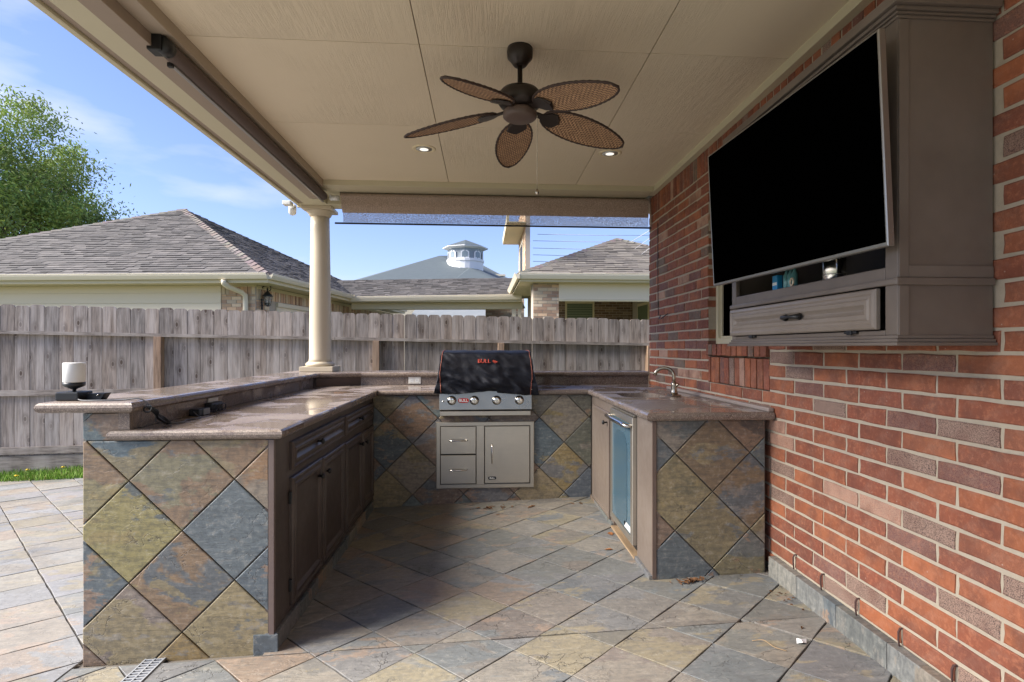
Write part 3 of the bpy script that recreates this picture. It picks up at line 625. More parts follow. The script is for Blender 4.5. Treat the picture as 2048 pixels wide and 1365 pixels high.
# cabinet face (+X)
m = MB(); m.bbox((-.90,2.400,.03),(-.866,4.50,CT0-.002), .003); cf = obj('cabinet_frame', m.me('cabinet_frame'), MT['brown'], LC, color=BRN_SHADED)
m = MB(); m.bbox((-.884,2.394,-.02),(-.862,2.4125,CT0-.003), .002); obj('corner_strip', m.me('corner_strip'), MT['brown'], LC, color=(.17,.125,.11))
DP = [(0,0),(0,.012),(.004,.017),(.014,.019),(.020,.016),(.028,.0165),(.034,.020),(.046,.020),(.054,.012),(.060,.008),(.064,.0075)]
def panel(name, X, y0, y1, z0, z1, face, parent, color, mat='brown', prof=DP):
    F = frame((X, y0 if face > 0 else y1, z0), (0, face, 0), (0,0,1)); return obj(name, rings(F, y1-y0, z1-z0, prof).me(name), MT[mat], parent, color=color)
def knob(X, y, z, face, parent, name='knob'):
    m = MB(); m.lathe([(.006,0),(.005,.012),(.007,.018),(.014,.022),(.016,.028),(.012,.034),(0,.036)], 16, (0,0,0), 'x')
    F = Matrix.Translation((X, y, z)) @ (Matrix.Identity(4) if face > 0 else Matrix.Rotation(math.pi, 4, 'Z')); return part(name, m, MT['black'], parent, M=F)
for (y0, y1, z0, z1, nm, ky, kz) in ((2.589,3.525,.678,.806,'drawer',2.99,.742),(2.589,3.052,.075,.645,'door',2.995,.56),(3.072,3.535,.075,.640,'door',3.12,.56),(3.562,4.44,.678,.800,'drawer',3.97,.738),(3.562,4.034,.075,.632,'door',3.97,.56),(4.058,4.44,.075,.626,'door',4.12,.55)):
    d = panel(nm, -.866, y0, y1, z0, z1, 1, LC, BRN_SHADED); knob(-.857, ky, kz, 1, d)
    if nm == 'door':
        for hz in (.14, .53):
            hy = y0-.006 if ky > (y0+y1)/2 else y1+.006
            m = MB(); m.bbox((-.866,hy-.006,hz),(-.852,hy+.006,hz+.055),.003); part('hinge', m, MT['black'], d)
k = 0; y = 2.395
while y < 4.45:
    m = MB(); y1 = min(y+.29, 4.47); m.bbox((-.90, y+.002, -.06), (-.846-rnd.uniform(0,.006), y1-.003, .045+rnd.uniform(-.006,.004)), .003)
    obj('base_tile', m.me('base_tile'), MT['slate_wall'], LC, color=rnd.choice([(.16,.15,.12),(.1,.12,.12),(.2,.14,.08)])); y += .29
m = MB(); m.bbox((-.945,2.392,-.06),(-.846,2.41,.045),.003); obj('base_tile', m.me('base_tile'), MT['slate_wall'], LC, color=(.12,.14,.16))
part('countertop', slab([(-1.452,2.372),(-.822,2.372),(-.822,4.455),(-.822,4.470),(-1.452,4.470)], CT0, CT1, [1,1,0,0,0]), MT['granite'], LC)
m = slab([(-1.508,2.372),(-1.4525,2.372),(-1.4525,2.411),(-1.508,2.411)], CT0, CT1, [1,0,1,1]); part('countertop_return', m, MT['granite'], LC)
m = MB(); m.bbox((-1.452,2.415,CT1+.001),(-1.430,4.86,.963),.001); spl = part('backsplash', m, MT['granite_rough'], LC)
m = MB(); m.bbox((-1.474,2.396,CT1+.001),(-1.430,2.4145,.963),.001); part('backsplash_end', m, MT['granite_rough'], LC)
part('bar_top', slab([(-1.772,2.362),(-1.400,2.362),(-1.400,4.865),(-1.385,4.880),(-1.385,5.44),(-1.772,5.44)], .964, 1.007, [1,1,1,0,0,1]), MT['granite'], LC)
# back counter ----------------------------------------------------
BC = cnt('kitchen_counter', 0, 4.8, 'back run of the outdoor kitchen under the grill, faced with diagonal slate tiles')
m = MB(); m.box((-.898,4.492,-.2),(.898,5.36,CT0-.002)); m.box((-.898,5.082,CT0-.002),(XW-.005,5.36,.962)); part('core', m, MT['grout'], BC)
FB = frame((0, 4.492, 0), (1,0,0), (0,0,1))
hb = .2; bo = (.640, .470)
BCOL = {(0,0): (.27,.21,.09), (-1,-1): (.27,.2,.085), (-1,0): (.11,.14,.15), (0,-1): (.15,.15,.11), (0,1): (.17,.15,.11), (1,0): (.15,.14,.10), (-2,-1): (.27,.21,.12), (-1,-2): (.12,.14,.16), (-1,1): (.2,.15,.11), (-2,-2): (.27,.22,.11)}
lattice('tile', FB, bo, (hb, hb), (-hb, hb), [(-.862,-.05),(.858,-.05),(.858,CT0-.003),(-.862,CT0-.003)], .005, .012, MT['slate_wall'], BC, lambda i, j: BCOL.get((i, j)) or rnd.choice(WPAL), .001, 9)
part('countertop', slab([(-.820,4.447),(.826,4.447),(.826,4.470),(XW-.006,4.470),(XW-.006,5.060),(-1.428,5.060),(-1.428,4.473),(-.820,4.473)], CT0, CT1, [1,0,0,0,0,0,0,0]), MT['granite'], BC)
m = MB(); m.bbox((-1.08,5.060,CT1+.001),(-.70,5.081,.963),.001); m.bbox((-.698,5.060,CT1+.001),(XW-.006,5.081,.963),.001); part('backsplash', m, MT['granite_rough'], BC)
m = MB(); m.prism([(-1.43,4.862),(-1.405,4.862),(-1.082,5.062),(-1.082,5.082),(-1.43,5.082)], CT1+.001, .963); part('corner_splash', m, plain('dark granite block', (.07,.045,.04), .35, var=.5, bump=.1, scale=150), BC)
part('bar_top', slab([(-1.382,4.885),(-1.070,5.035),(XW-.006,5.035),(XW-.006,5.43),(-1.382,5.43)], .964, 1.007, [1,1,0,1,0]), MT['granite'], BC)
# right counter ----------------------------------------------------
RC = cnt('kitchen_counter', 1.2, 3.6, 'right arm of the outdoor kitchen against the brick wall with the sink and slate end')
m = MB(); m.box((.91,2.864,-.2),(1.47,3.135,CT0-.002)); m.box((.91,3.71,-.2),(1.47,4.49,.68)); m.box((.95,3.135,-.2),(1.47,3.71,.05)); part('core', m, MT['grout'], RC)
FR = frame((0, 2.864, 0), (1,0,0), (0,0,1)); ro = (1.183, .480); hr = .199
RCOL = {(0,0): (.19,.14,.085), (-1,0): (.19,.165,.095), (-1,-1): (.21,.175,.10), (0,-1): (.2,.145,.085), (-2,-1): (.12,.14,.145), (-1,-2): (.2,.17,.095), (0,1): (.125,.14,.13), (1,0): (.11,.085,.065), (1,-1): (.12,.14,.135), (-1,1): (.12,.14,.145), (-2,-2): (.13,.145,.15)}
lattice('tile', FR, ro, (hr, hr), (-hr, hr), [(.885,-.02),(1.462,-.02),(1.462,CT0-.003),(.885,CT0-.003)], .005, .012, MT['slate_wall'], RC, lambda i, j: RCOL.get((i, j)) or rnd.choice(WPAL), .001, 8)
m = MB(); m.bbox((.862,2.853,.035),(.909,3.135,CT0-.002),.002); m.bbox((.862,3.712,.04),(.909,4.48,CT0-.002),.002); m.bbox((.862,3.1355,.842),(.909,3.7115,CT0-.002),.001)
obj('cabinet_frame', m.me('cabinet_frame'), MT['brown'], RC, color=BRN_LIT)
m = MB(); m.bbox((.8625,2.846,.035),(.8845,2.8625,CT0-.003),.002); obj('corner_strip', m.me('corner_strip'), MT['brown'], RC, color=(.13,.09,.07))
d = panel('door', .861, 3.79, 4.36, .062, .782, -1, RC, BRN_LIT, prof=[(0,0),(0,.014),(.004,.018),(.020,.018),(.026,.014),(.03,.0135)]); knob(.845, 3.84, .71, -1, d)
for y0, y1, c in ((2.85,3.13,(.2,.19,.17)),(3.72,4.10,(.16,.17,.16)),(4.105,4.46,(.2,.19,.18))):
    m = MB(); m.bbox((.846,y0,-.02),(.9,y1,.052+rnd.uniform(-.004,.004)),.003); obj('base_tile', m.me('base_tile'), MT['slate_wall'], RC, color=c)
m = MB(); m.bbox((.843,3.135,.0),(.9,3.716,.04),.002); obj('base_board', m.me('base_board'), wood('raw pine strip', (.27,.17,.09), (.36,.26,.16), .7, (14,1.1,14), False), RC)
# top with sink opening: four slabs round the bowl
SX0, SX1, SY0, SY1 = .945, 1.235, 3.70, 4.08
ctm = MB(); outer = [(.822,2.806),(XW-.006,2.806),(XW-.006,4.467),(.822,4.467)]
K = 7; NO = 32
def rrect(x0, y0, x1, y1, r, n):
    out = []
    for cx_, cy_, a0 in ((x1-r,y0+r,-90),(x1-r,y1-r,0),(x0+r,y1-r,90),(x0+r,y0+r,180)):
        for k in range(n): a = R(a0+90*k/(n-1)); out.append((cx_+r*math.cos(a), cy_+r*math.sin(a)))
    return out
hole = rrect(SX0, SY0, SX1, SY1, .09, 8)
import mathutils.geometry as mg
for z, flip in ((CT1, False), (CT0, True)):
    zo = inset(outer, [.021,0,0,.021])
    pts2 = [Vector(p) for p in zo]+[Vector(p) for p in hole]; n0 = len(zo); n1 = len(hole)
    ed = [(i, (i+1) % n0) for i in range(n0)]+[(n0+i, n0+(i+1) % n1) for i in range(n1)]
    V2, E2, F2, *_ = mg.delaunay_2d_cdt(pts2, ed, [], 0, 1e-6)
    fs = []
    for f in F2:
        c = sum((V2[i] for i in f), Vector((0, 0)))/len(f)
        ins = False; j = n1-1
        for i in range(n1):
            if (hole[i][1] > c.y) != (hole[j][1] > c.y) and c.x < (hole[j][0]-hole[i][0])*(c.y-hole[i][1])/(hole[j][1]-hole[i][1])+hole[i][0]: ins = not ins
            j = i
        if ins: continue
        fs.append(tuple(f) if (area([V2[i] for i in f]) > 0) != flip else tuple(f)[::-1])
    ctm.add([(p.x, p.y, z) for p in V2], fs)
vs = []
for k in range(K):
    a = -math.pi/2+math.pi*k/(K-1); dd = .021*(1-math.cos(a)); vs += [(x, y, (CT0+CT1)/2+.021*math.sin(a)) for x, y in inset(outer, [dd,0,0,dd])]
ctm.add(vs, [(k*4+i, k*4+(i+1) % 4, (k+1)*4+(i+1) % 4, (k+1)*4+i) for k in range(K-1) for i in range(4)])
n1 = len(hole); ctm.add([(x, y, CT0) for x, y in hole]+[(x, y, CT1) for x, y in hole], [((i+1) % n1, i, n1+i, n1+(i+1) % n1) for i in range(n1)])
part('countertop', ctm, MT['granite'], RC)
m = MB(); m.bbox((XW-.035,2.82,CT1+.0005),(XW-.004,4.46,CT1+.022),.006); part('caulk_ledge', m, plain('grey sealant ledge', (.3,.25,.22), .4, var=.4, bump=.4), RC)
sk = thing('sink', (1.09, 3.89, .75), 'small steel sink bowl sunk into the right counter below the faucet', 'sink')
m = MB(); h2 = rrect(SX0-.004, SY0-.004, SX1+.004, SY1+.004, .09, 8); h3 = rrect(SX0+.03, SY0+.03, SX1-.03, SY1-.03, .08, 8)
m.add([(x,y,CT0-.001) for x,y in h2]+[(x,y,.72) for x,y in h3]+[(x,y,.70) for x,y in inset(h3,.02)], [(i,(i+1)%n1,n1+(i+1)%n1,n1+i) for i in range(n1)]+[(n1+i,n1+(i+1)%n1,2*n1+(i+1)%n1,2*n1+i) for i in range(n1)]+[tuple(range(2*n1,3*n1))])
part('bowl', m, MT['steel'], sk)
m = MB(); m.lathe([(0,.704),(.03,.704),(.04,.708),(.042,.702)], 20, (1.09,3.89,0)); part('strainer', m, MT['chrome'], sk)
fa = thing('faucet', (1.30, 3.78, CT1), 'brushed nickel gooseneck faucet standing beside the sink', 'faucet')
bx, by = 1.298, 3.785
m = MB(); m.bbox((bx-.035,by-.05,CT1+.0005),(bx+.035,by+.05,CT1+.014),.006); part('base_plate', m, MT['nickel'], fa)
m = MB(); m.lathe([(.026,CT1+.014),(.024,CT1+.03),(.019,CT1+.055),(.021,CT1+.062),(.018,CT1+.075),(.020,CT1+.082),(.014,CT1+.098)], 24, (bx,by,0)); part('body', m, MT['nickel'], fa)
pts = [(bx,by,CT1+.09),(bx,by,CT1+.125)]+[(bx-.062+.062*math.cos(a), by+.02*(1-math.cos(a)), CT1+.135+.058*math.sin(a)) for a in [R(15*k) for k in range(0, 11)]]
m = MB(); m.tube(pts+[(pts[-1][0]-.004, pts[-1][1]+.002, pts[-1][2]-.022)], [.0115]*(len(pts)-1)+[.0115,.013], 14); part('spout', m, MT['nickel'], fa)
m = MB(); m.tube([(bx,by,CT1+.068),(bx+.01,by-.03,CT1+.072),(bx+.012,by-.045,CT1+.085)], [.007,.008,.010], 10); part('handle', m, MT['nickel'], fa)

# ------------------------------------------------------------------ grill, cover, access unit
gy = 4.447
GR = thing('gas_grill', (.014, 4.7, .88), 'built in stainless gas grill with four knobs set into the back counter', 'grill')
F = frame((-.349, gy-.010, .737), (1,0,0), (0,.12,1))
m = rings(F, .726, .152, [(0,-.03),(0,.004),(.003,.007),(.006,.007)]); cp = part('control_panel', m, MT['steel_dark'], GR)
m = MB(); m.bbox((-.352,gy-.012,.892),(.380,gy+.06,.905),.003); part('top_lip', m, MT['steel_dark'], GR)
m = MB(); m.bbox((-.345,gy-.008,.728),(.374,gy+.03,.736),.002); part('shadow_gap', m, MT['dark'], GR)
m = MB(); m.bbox((-.342,gy-.022,.693),(.366,gy+.03,.727),.003); part('drip_tray', m, MT['steel'], GR)
m = MB(); m.box((-.34,gy+.07,CT1+.001),(.365,4.98,1.16)); part('body', m, MT['steel'], GR)
for kx in (-.251,-.075,.099,.277):
    m = MB(); m.lathe([(.036,0),(.036,-.004),(.030,-.008),(.0285,-.03),(.026,-.036),(.018,-.038),(0,-.038)], 28, (kx,gy-.012,.812),'y'); kb = part('knob', m, MT['chrome'], GR)
    m = MB(); m.bbox((kx-.003,gy-.056,.80),(kx+.003,gy-.048,.836),.001); part('knob_pointer', m, MT['steel'], kb)
m = MB(); m.lathe([(.006,0),(.006,-.008),(0,-.009)], 12, (-.318,gy-.014,.806),'y'); part('igniter', m, MT['chrome'], GR)
def badge(cx_, cz_, w, h, y, parent, size, back, letters):
    m = MB(); pl = [(cx_+x, -(cz_+z)) for x, z in []]
    P = rrect(-w/2, -h/2, w/2, h/2, h*.45, 6); Fb = frame((cx_, y, cz_), (1,0,0), (0,0,1)); m.prism(P, 0, .003, Fb); b = part('badge', m, back, parent)
    text('BULL', size, Fb @ Matrix.Translation((0, 0, .0035)), letters, b, 'lettering', .0006, size*.02)
badge(-.160, .811, .082, .036, gy-.015, GR, .030, MT['red'], MT['white'])
# cover ----
GC = thing('grill_cover', (.02, 4.7, .89), 'wrinkled black fabric cover with orange piping over the grill', 'cover')
prof = [(4.425,.872),(4.420,.895),(4.412,.925),(4.410,.965),(4.415,1.01),(4.424,1.06),(4.440,1.11),(4.468,1.155),(4.505,1.18),(4.56,1.194),(4.70,1.20),(4.85,1.197),(4.93,1.18),(4.96,1.14),(4.975,1.05),(4.985,.96),(4.99,.905)]
def dense(p, k):
    out = []
    for i in range(len(p)-1):
        for j in range(k): t_ = j/k; out.append((p[i][0]+(p[i+1][0]-p[i][0])*t_, p[i][1]+(p[i+1][1]-p[i][1])*t_))
    return out+[p[-1]]
PR = dense(prof, 3); NJ = 90; vs = []
def cov(u, pr):
    y, z = pr; f = max(0, min(1, (z-.88)/.31)); xl = -.336-.008*math.sin(f*3.1)-.052*(1-f)**3; xr = .370+.010*math.sin(f*3.1)+.066*(1-f)**3; x = xl+(xr-xl)*u
    w = .036*noise.noise((x*4, z*19+x*5, 1.3))+.020*noise.noise((x*22+z*30, z*26, 5.))+.006*noise.noise((x*3-z*18, z*9, 9.)); w *= 1.-.35*f
    e = min(u, 1-u)*14; 
    if z < .90: z += .010*math.sin(x*9+1)*1+.006*noise.noise((x*14, 0, 3)) - (.012 if x > .1 else 0)
    return (x+.004*noise.noise((z*30, y*20, 2)), y-w*(1 if y < 4.7 else -1), z+(.006*noise.noise((x*12, y*12, 4)) if 1.15 < z else 0))
for j in range(NJ+1):
    for p in PR: vs.append(cov(j/NJ, p))
Q = len(PR); fs = [(j*Q+k, j*Q+k+1, (j+1)*Q+k+1, (j+1)*Q+k) for j in range(NJ) for k in range(Q-1)]
m = MB(); m.add(vs, [f[::-1] for f in fs], None, True)
for side in (0, NJ):                                             # end gussets
    rim = [Vector(vs[side*Q+k]) for k in range(Q)]; c = sum(rim, Vector())/Q; c.z = .98
    sg = -1 if side == 0 else 1; ringv = [r_ for r_ in rim]; mid = [r_.lerp(c, .35)+Vector((sg*.012, 0, 0))+Vector((noise.noise(r_*14)*.006, 0, 0)) for r_ in rim]
    V = ringv+mid+[c+Vector((sg*.012, 0, 0))]; F_ = [(k, k+1, Q+k+1, Q+k) for k in range(Q-1)]+[(Q+k, Q+k+1, 2*Q) for k in range(Q-1)]
    m.add(V, F_ if side == 0 else [f[::-1] for f in F_], None, True)
t = NT('black cover fabric'); v = t.coord(rnd_off=False); n = t.noise(v, 350, 2); n2 = t.noise(v, 11, 6, .65, 1.2); n3 = t.noise(t.coord((1.6,1,5), rnd_off=False, rot=(0,.35,0)), 6, 5, .6, 1.5)
MT['coverfab'] = t.fin(t.mix(t.ramp(n2, [(.5,0),(.75,.3)]), (.008,.009,.015), (.013,.015,.024)), .62, t.bump(t.math('ADD', n2, t.math('MULTIPLY', n3, 1.2)), .4, .006), Sheen_Weight=.0, Specular_IOR_Level=.35)
part('fabric', m, MT['coverfab'], GC)
for pxx in (-.334, .366):
    m = MB(); m.tube([Vector(cov(min(.985, max(.015, (pxx-(-.336-.052*(1-max(0,min(1,(p[1]-.88)/.31)))**3))/(.706+.118*(1-max(0,min(1,(p[1]-.88)/.31)))**3))), p))+Vector((0, -.003 if p[0] < 4.6 else 0, .003 if p[1] > 1.15 else 0)) for p in PR[:40]], .0022, 6); part('piping', m, MT['piping'], GC)
m = MB(); m.tube([Vector(cov(.035+.93*j/50, PR[24]))+Vector((0,-.003,.003)) for j in range(51)], .0015, 5); part('seam', m, MT['coverfab'], GC)
def drape(me, cx_, cz_, lift):
    """lay a flat mesh (x right, y up) onto the front of the cover"""
    for v in me.vertices:
        x, z = cx_+v.co.x, cz_+v.co.y*.92; k = next(i for i in range(len(prof)-1) if prof[i+1][1] >= z); p, q = prof[k], prof[k+1]; t_ = (z-p[1])/(q[1]-p[1])
        f = max(0, min(1, (z-.88)/.31)); xl = -.336-.008*math.sin(f*3.1)-.052*(1-f)**3; xr = .370+.010*math.sin(f*3.1)+.066*(1-f)**3
        c = cov((x-xl)/(xr-xl), (p[0]+(q[0]-p[0])*t_, z)); v.co = (x, c[1]-lift-v.co.z, z)
    me.update()
lt = text('BULL', .045, Matrix.Identity(4), MT['red_thread'], GC, 'lettering', .0015, .0008); drape(lt.data, .0, 1.118, .007)
m = MB(); m.prism([(-.004,.012),(.0,.02),(.006,.012),(.016,.014),(.022,.006),(.030,.008),(.034,0),(.026,-.004),(.020,-.012),(.008,-.010),(.002,-.002),(-.006,.002)], 0, .003); em = part('emblem', m, MT['red_thread'], GC); drape(em.data, .072, 1.112, .007)
# access unit ----
AU = thing('access_unit', (.01, 4.46, .38), 'stainless unit with two drawers and a door below the grill', 'cabinet')
Fy = lambda x, z, y=4.478: frame((x, y, z), (1,0,0), (0,0,1))
part('surround', rings(Fy(-.374,.117), .770, .523, [(0,0),(0,.012),(.004,.015),(.030,.015),(.031,.006)]), MT['steel'], AU)
m = MB(); m.bbox((-.058,4.457,.149),(-.0,4.47,.609),.001); part('mullion', m, MT['steel'], AU)
def bar(parent, p0, p1, out=.03, r=.005):
    p0, p1 = Vector(p0), Vector(p1); o_ = Vector((0, -out, 0)); d = (p1-p0)*.12
    m = MB(); m.tube([p0, p0+o_*.6+d*.1, p0+o_+d, p0+o_*1.12+(p1-p0)*.5, p1+o_-d, p1+o_*.6-d*.1, p1], [r*1.4, r, r, r*1.15, r, r, r*1.4], 10); return part('handle', m, MT['chrome'], parent)
for (x0_, x1_, z0_, z1_, nm) in ((-.341,-.062,.387,.606,'drawer'),(-.341,-.062,.153,.381,'drawer'),(.004,.362,.153,.606,'door')):
    m = MB(); m.box((x0_-.002,4.464,z0_-.002),(x1_+.002,4.470,z1_+.002)); part('gap', m, MT['dark'], AU)
    d = part(nm, rings(Fy(x0_+.002,z0_+.002,4.469), x1_-x0_-.004, z1_-z0_-.004, [(0,0),(0,.007),(.003,.0105),(.005,.0105)]), MT['steel'], AU)
    if nm == 'drawer': bar(d, (-.268,4.458,(z0_+z1_)/2), (-.131,4.458,(z0_+z1_)/2))
    else:
        bar(d, (.063,4.458,.315), (.063,4.458,.461)); badge(.064,.197,.064,.024,4.457,d,.018,MT['plastic'],MT['white'])

# ------------------------------------------------------------------ beverage cooler
CO = thing('beverage_cooler', (1.1, 3.42, .4), 'undercounter cooler with blue tinted glass door and steel frame', 'cooler')
m = MB(); m.bbox((.872,3.150,.06),(1.40,3.695,.825),.004); part('cabinet', m, MT['black'], CO)
door = part('door', rings(frame((.868,3.700,.105), (0,-1,0), (0,0,1)), .556, .722, [(0,0),(0,.028),(.003,.032),(.040,.032),(.042,.022)]), MT['steel'], CO)
m = MB(); m.box((.842,3.186,.147),(.8455,3.658,.785)); t = NT('blue film glass'); v = t.coord(rnd_off=False)
MT['blueglass'] = t.fin(t.mix(t.noise(t.coord((1,1,3), rnd_off=False), 3, 3), (.05,.10,.14), (.09,.16,.20)), .1); part('glass', m, MT['blueglass'], door)
P = rrect(-.16,-.30,.16,.26,.10,8); m = MB(); m.prism(P, 0, .002, frame((.8415,3.44,.45),(0,-1,0),(0,0,1))); part('film', m, plain('pale blue film', (.05,.10,.135), .2, var=.15, bump=.05, scale=8), door)
m = MB(); m.box((.8395,3.20,.155),(.8412,3.34,.19)); part('sticker', m, MT['white'], door)
m = MB(); m.tube([(.836,3.68,.778),(.80,3.675,.782),(.792,3.62,.784),(.785,3.42,.786),(.792,3.22,.784),(.80,3.16,.782),(.836,3.155,.778)], [.011,.011,.012,.014,.012,.011,.011], 12); part('handle', m, MT['chrome'], door)
m = MB(); m.bbox((.85,3.16,.83),(.90,3.69,.840),.002); part('vent_strip', m, MT['steel'], CO)

# ------------------------------------------------------------------ wall cabinet and screen
TC = thing('wall_cabinet', (1.35, 2.1, 1.24), 'taupe wall cabinet with crown moulding and a wide drawer below the screen', 'cabinet')
CF, CY0, CY1 = 1.200, 1.560, 2.662
TPF = (.155,.125,.102)
def cpart(name, a, b, r=.003, c=TPF): m = MB(); m.bbox(a, b, r); return obj(name, m.me(name), MT['brown'], TC, color=c)
cpart('side_panel', (CF+.02,CY0,1.25),(XW-.004,CY0+.02,2.205)); cpart('side_panel', (CF+.02,CY1-.02,1.25),(XW-.004,CY1,2.205))
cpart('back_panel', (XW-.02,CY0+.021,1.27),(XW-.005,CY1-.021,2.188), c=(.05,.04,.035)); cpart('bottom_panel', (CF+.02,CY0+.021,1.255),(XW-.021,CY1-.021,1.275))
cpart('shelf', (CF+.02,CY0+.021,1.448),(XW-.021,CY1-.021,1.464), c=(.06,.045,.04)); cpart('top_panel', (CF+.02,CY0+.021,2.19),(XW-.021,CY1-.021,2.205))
cpart('stile', (CF,CY0,1.262),(CF+.019,CY0+.052,2.2)); cpart('stile', (CF,CY1-.045,1.262),(CF+.019,CY1,2.2))
cpart('rail', (CF,CY0+.053,1.414),(CF+.019,CY1-.046,1.466)); cpart('rail', (CF,CY0+.053,1.262),(CF+.019,CY1-.046,1.278)); cpart('rail', (CF,CY0+.053,2.11),(CF+.019,CY1-.046,2.2))
cpart('ledge_moulding', (CF-.010,CY0-.008,1.410),(CF+.0,CY1+.004,1.428),.004); cpart('ledge_moulding', (CF-.010,CY0-.010,1.408),(XW-.005,CY0-.001,1.430),.004)
cpart('side_trim', (CF+.001,CY0-.005,1.262),(CF+.030,CY0-.0005,1.407),.001); cpart('side_trim', (CF+.001,CY0-.005,1.431),(CF+.030,CY0-.0005,2.18),.001); cpart('side_trim', (CF+.031,CY0-.004,1.431),(XW-.006,CY0-.0005,1.465),.001)
for i, (o0, z0_, z1_) in enumerate(((.004,1.252,1.262),(.010,1.242,1.2515),(.016,1.232,1.2415))): cpart('base_moulding', (CF-o0,CY0-o0,z0_),(XW-.004,CY1+o0,z1_),.002)
for i, (o0, z0_, z1_) in enumerate(((.006,2.183,2.192),(.012,2.1925,2.200),(.020,2.2005,2.212),(.032,2.2125,2.243))): cpart('crown_moulding', (CF-o0,CY0-o0,z0_),(XW-.004,CY1+o0,z1_),.003)
d = panel('drawer', CF-.001, 1.632, 2.648, 1.281, 1.405, -1, TC, (.23,.19,.155))
m = MB(); hy = 2.09; m.tube([(CF-.016,hy-.05,1.342),(CF-.034,hy-.046,1.342),(CF-.040,hy,1.343),(CF-.034,hy+.046,1.342),(CF-.016,hy+.05,1.342)], [.014,.009,.005,.009,.014], 10); part('handle', m, MT['black'], d)
for yy in (1.76, 2.44): m = MB(); m.bbox((CF-.012,yy-.03,1.270),(CF-.001,yy+.03,1.279),.003); m.bbox((CF-.016,yy-.012,1.266),(CF-.010,yy+.012,1.281),.003); part('catch', m, MT['black'], TC)
# screen
TVn, TVf = Vector((1.150,1.530,0)), Vector((1.090,2.614,0)); uu = (TVf-TVn).normalized(); tilt = .030/.62
TV = thing('television', (1.12, 2.07, 1.52), 'large flat television with black screen tilted down in front of the wall cabinet', 'television')
# frame: u along -Y (viewer's right = near end). origin = far bottom
FT = frame((TVf.x, TVf.y, 1.516), tuple(-uu), (-tilt, 0, 1)); Wt = (TVf-TVn).length; Ht = .618
part('bezel', rings(FT, Wt, Ht, [(0,-.018),(0,.0),(.003,.003),(.006,.003),(.007,.0)]), plain('grey metal bezel', (.35,.34,.32), .3, .8), TV)
m = MB(); m.box((.007,.012,-.001),(Wt-.007,Ht-.006,.0015)); part('screen', m, MT['screen'], TV, M=FT)
m = MB(); m.bbox((.25,.08,-.09),(Wt-.25,Ht-.1,-.019),.01); part('back_housing', m, MT['plastic'], TV, M=FT)
m = MB(); m.bbox((.5,.2,-.33),(.58,.4,-.091),.004); part('wall_mount', m, MT['black'], TV, M=FT)
# things on the shelf
t_ = thing('spray_tube', (1.27, 2.30, 1.466), 'small bright blue box standing on the cabinet shelf', 'box')
m = MB(); m.bbox((1.225,2.285,1.4665),(1.25,2.325,1.53),.003); part('box', m, plain('bright blue card', (.02,.25,.5), .4), t_)
m = MB(); m.bbox((1.2245,2.287,1.488),(1.2248,2.323,1.50),.0001); part('print_band', m, MT['white'], t_)
t_ = thing('bottle', (1.27, 2.2, 1.466), 'pale teal bottles packed beside the blue box on the shelf', 'bottle')
for yy, r_ in ((2.235,.014),(2.205,.013),(2.178,.012)):
    m = MB(); m.lathe([(r_*.9,1.4665),(r_,1.469),(r_,1.52),(r_*.6,1.53),(r_*.5,1.545)], 16, (1.24,yy,0)); part('bottle_body', m, plain('teal glass', (.12,.3,.3), .2), t_)
t_ = thing('metal_cup', (1.27, 1.95, 1.466), 'shiny steel cup on the cabinet shelf under the screen', 'cup')
m = MB(); m.lathe([(.036,1.4665),(.038,1.47),(.038,1.56),(.036,1.563),(.034,1.55),(.034,1.48),(0,1.478)], 28, (1.262,1.955,0)); part('cup_body', m, MT['chrome'], t_)
m = MB(); m.lathe([(.0383,1.487),(.0387,1.488),(.0387,1.49),(.0383,1.491)], 28, (1.262,1.955,0)); part('cup_band', m, MT['steel'], t_)
t_ = thing('hose_ring', (1.22, 2.12, 1.466), 'small cream ring lying on the shelf edge in front of the bottles', 'ring')
m = MB(); m.tube([(1.213+.004*math.cos(a), 2.15+.018*math.cos(a), 1.486+.014*math.sin(a)) for a in [R(30*k) for k in range(12)]], .004, 6, closed=True); part('ring_body', m, plain('cream rubber', (.5,.42,.3), .5), t_)
m = MB(); m.bbox((1.209,2.143,1.4665),(1.218,2.157,1.474),.002); part('ring_foot', m, plain('cream rubber foot', (.45,.38,.28), .5), t_)

# ------------------------------------------------------------------ things on the counters
cm = thing('spotlight_camera', (-1.70, 2.46, 1.007), 'white cylinder camera on a black square stand at the near end of the bar', 'camera')
kx, ky, kz = -1.700, 2.48, 1.0075
m = MB(); m.bbox((kx-.045,ky-.045,kz),(kx+.045,ky+.045,kz+.036),.005); part('stand', m, MT['plastic'], cm)
m = MB(); m.lathe([(.006,kz+.036),(.007,kz+.044),(.018,kz+.05),(.032,kz+.056),(.038,kz+.06),(.038,kz+.074),(.035,kz+.075)], 28, (kx,ky,0)); part('neck', m, MT['plastic'], cm)
m = MB(); m.lathe([(.037,kz+.0745),(.039,kz+.077),(.039,kz+.152),(.0375,kz+.155),(0,kz+.156)], 36, (kx,ky,0)); part('cylinder', m, MT['white'], cm)
pg = thing('power_brick', (-1.63, 2.5, 1.007), 'black wedge shaped power pack lying beside the camera stand', 'power supply')
m = MB(); m.prism([(-.028,0),(.028,0),(.046,.028),(-.018,.026)], -.022, .022, frame((-1.625,2.50,kz),(1,0,0),(0,0,1))); part('case', m, MT['plastic'], pg)
m = MB(); m.tube([(-1.61,2.478,kz+.02),(-1.60,2.472,kz+.022)], .003, 6); part('plug', m, MT['chrome'], pg)
cb = thing('power_cable', (-1.45, 2.5, 1.0), 'thin grey cable running from the camera over the bar edge to the adapters', 'cable')
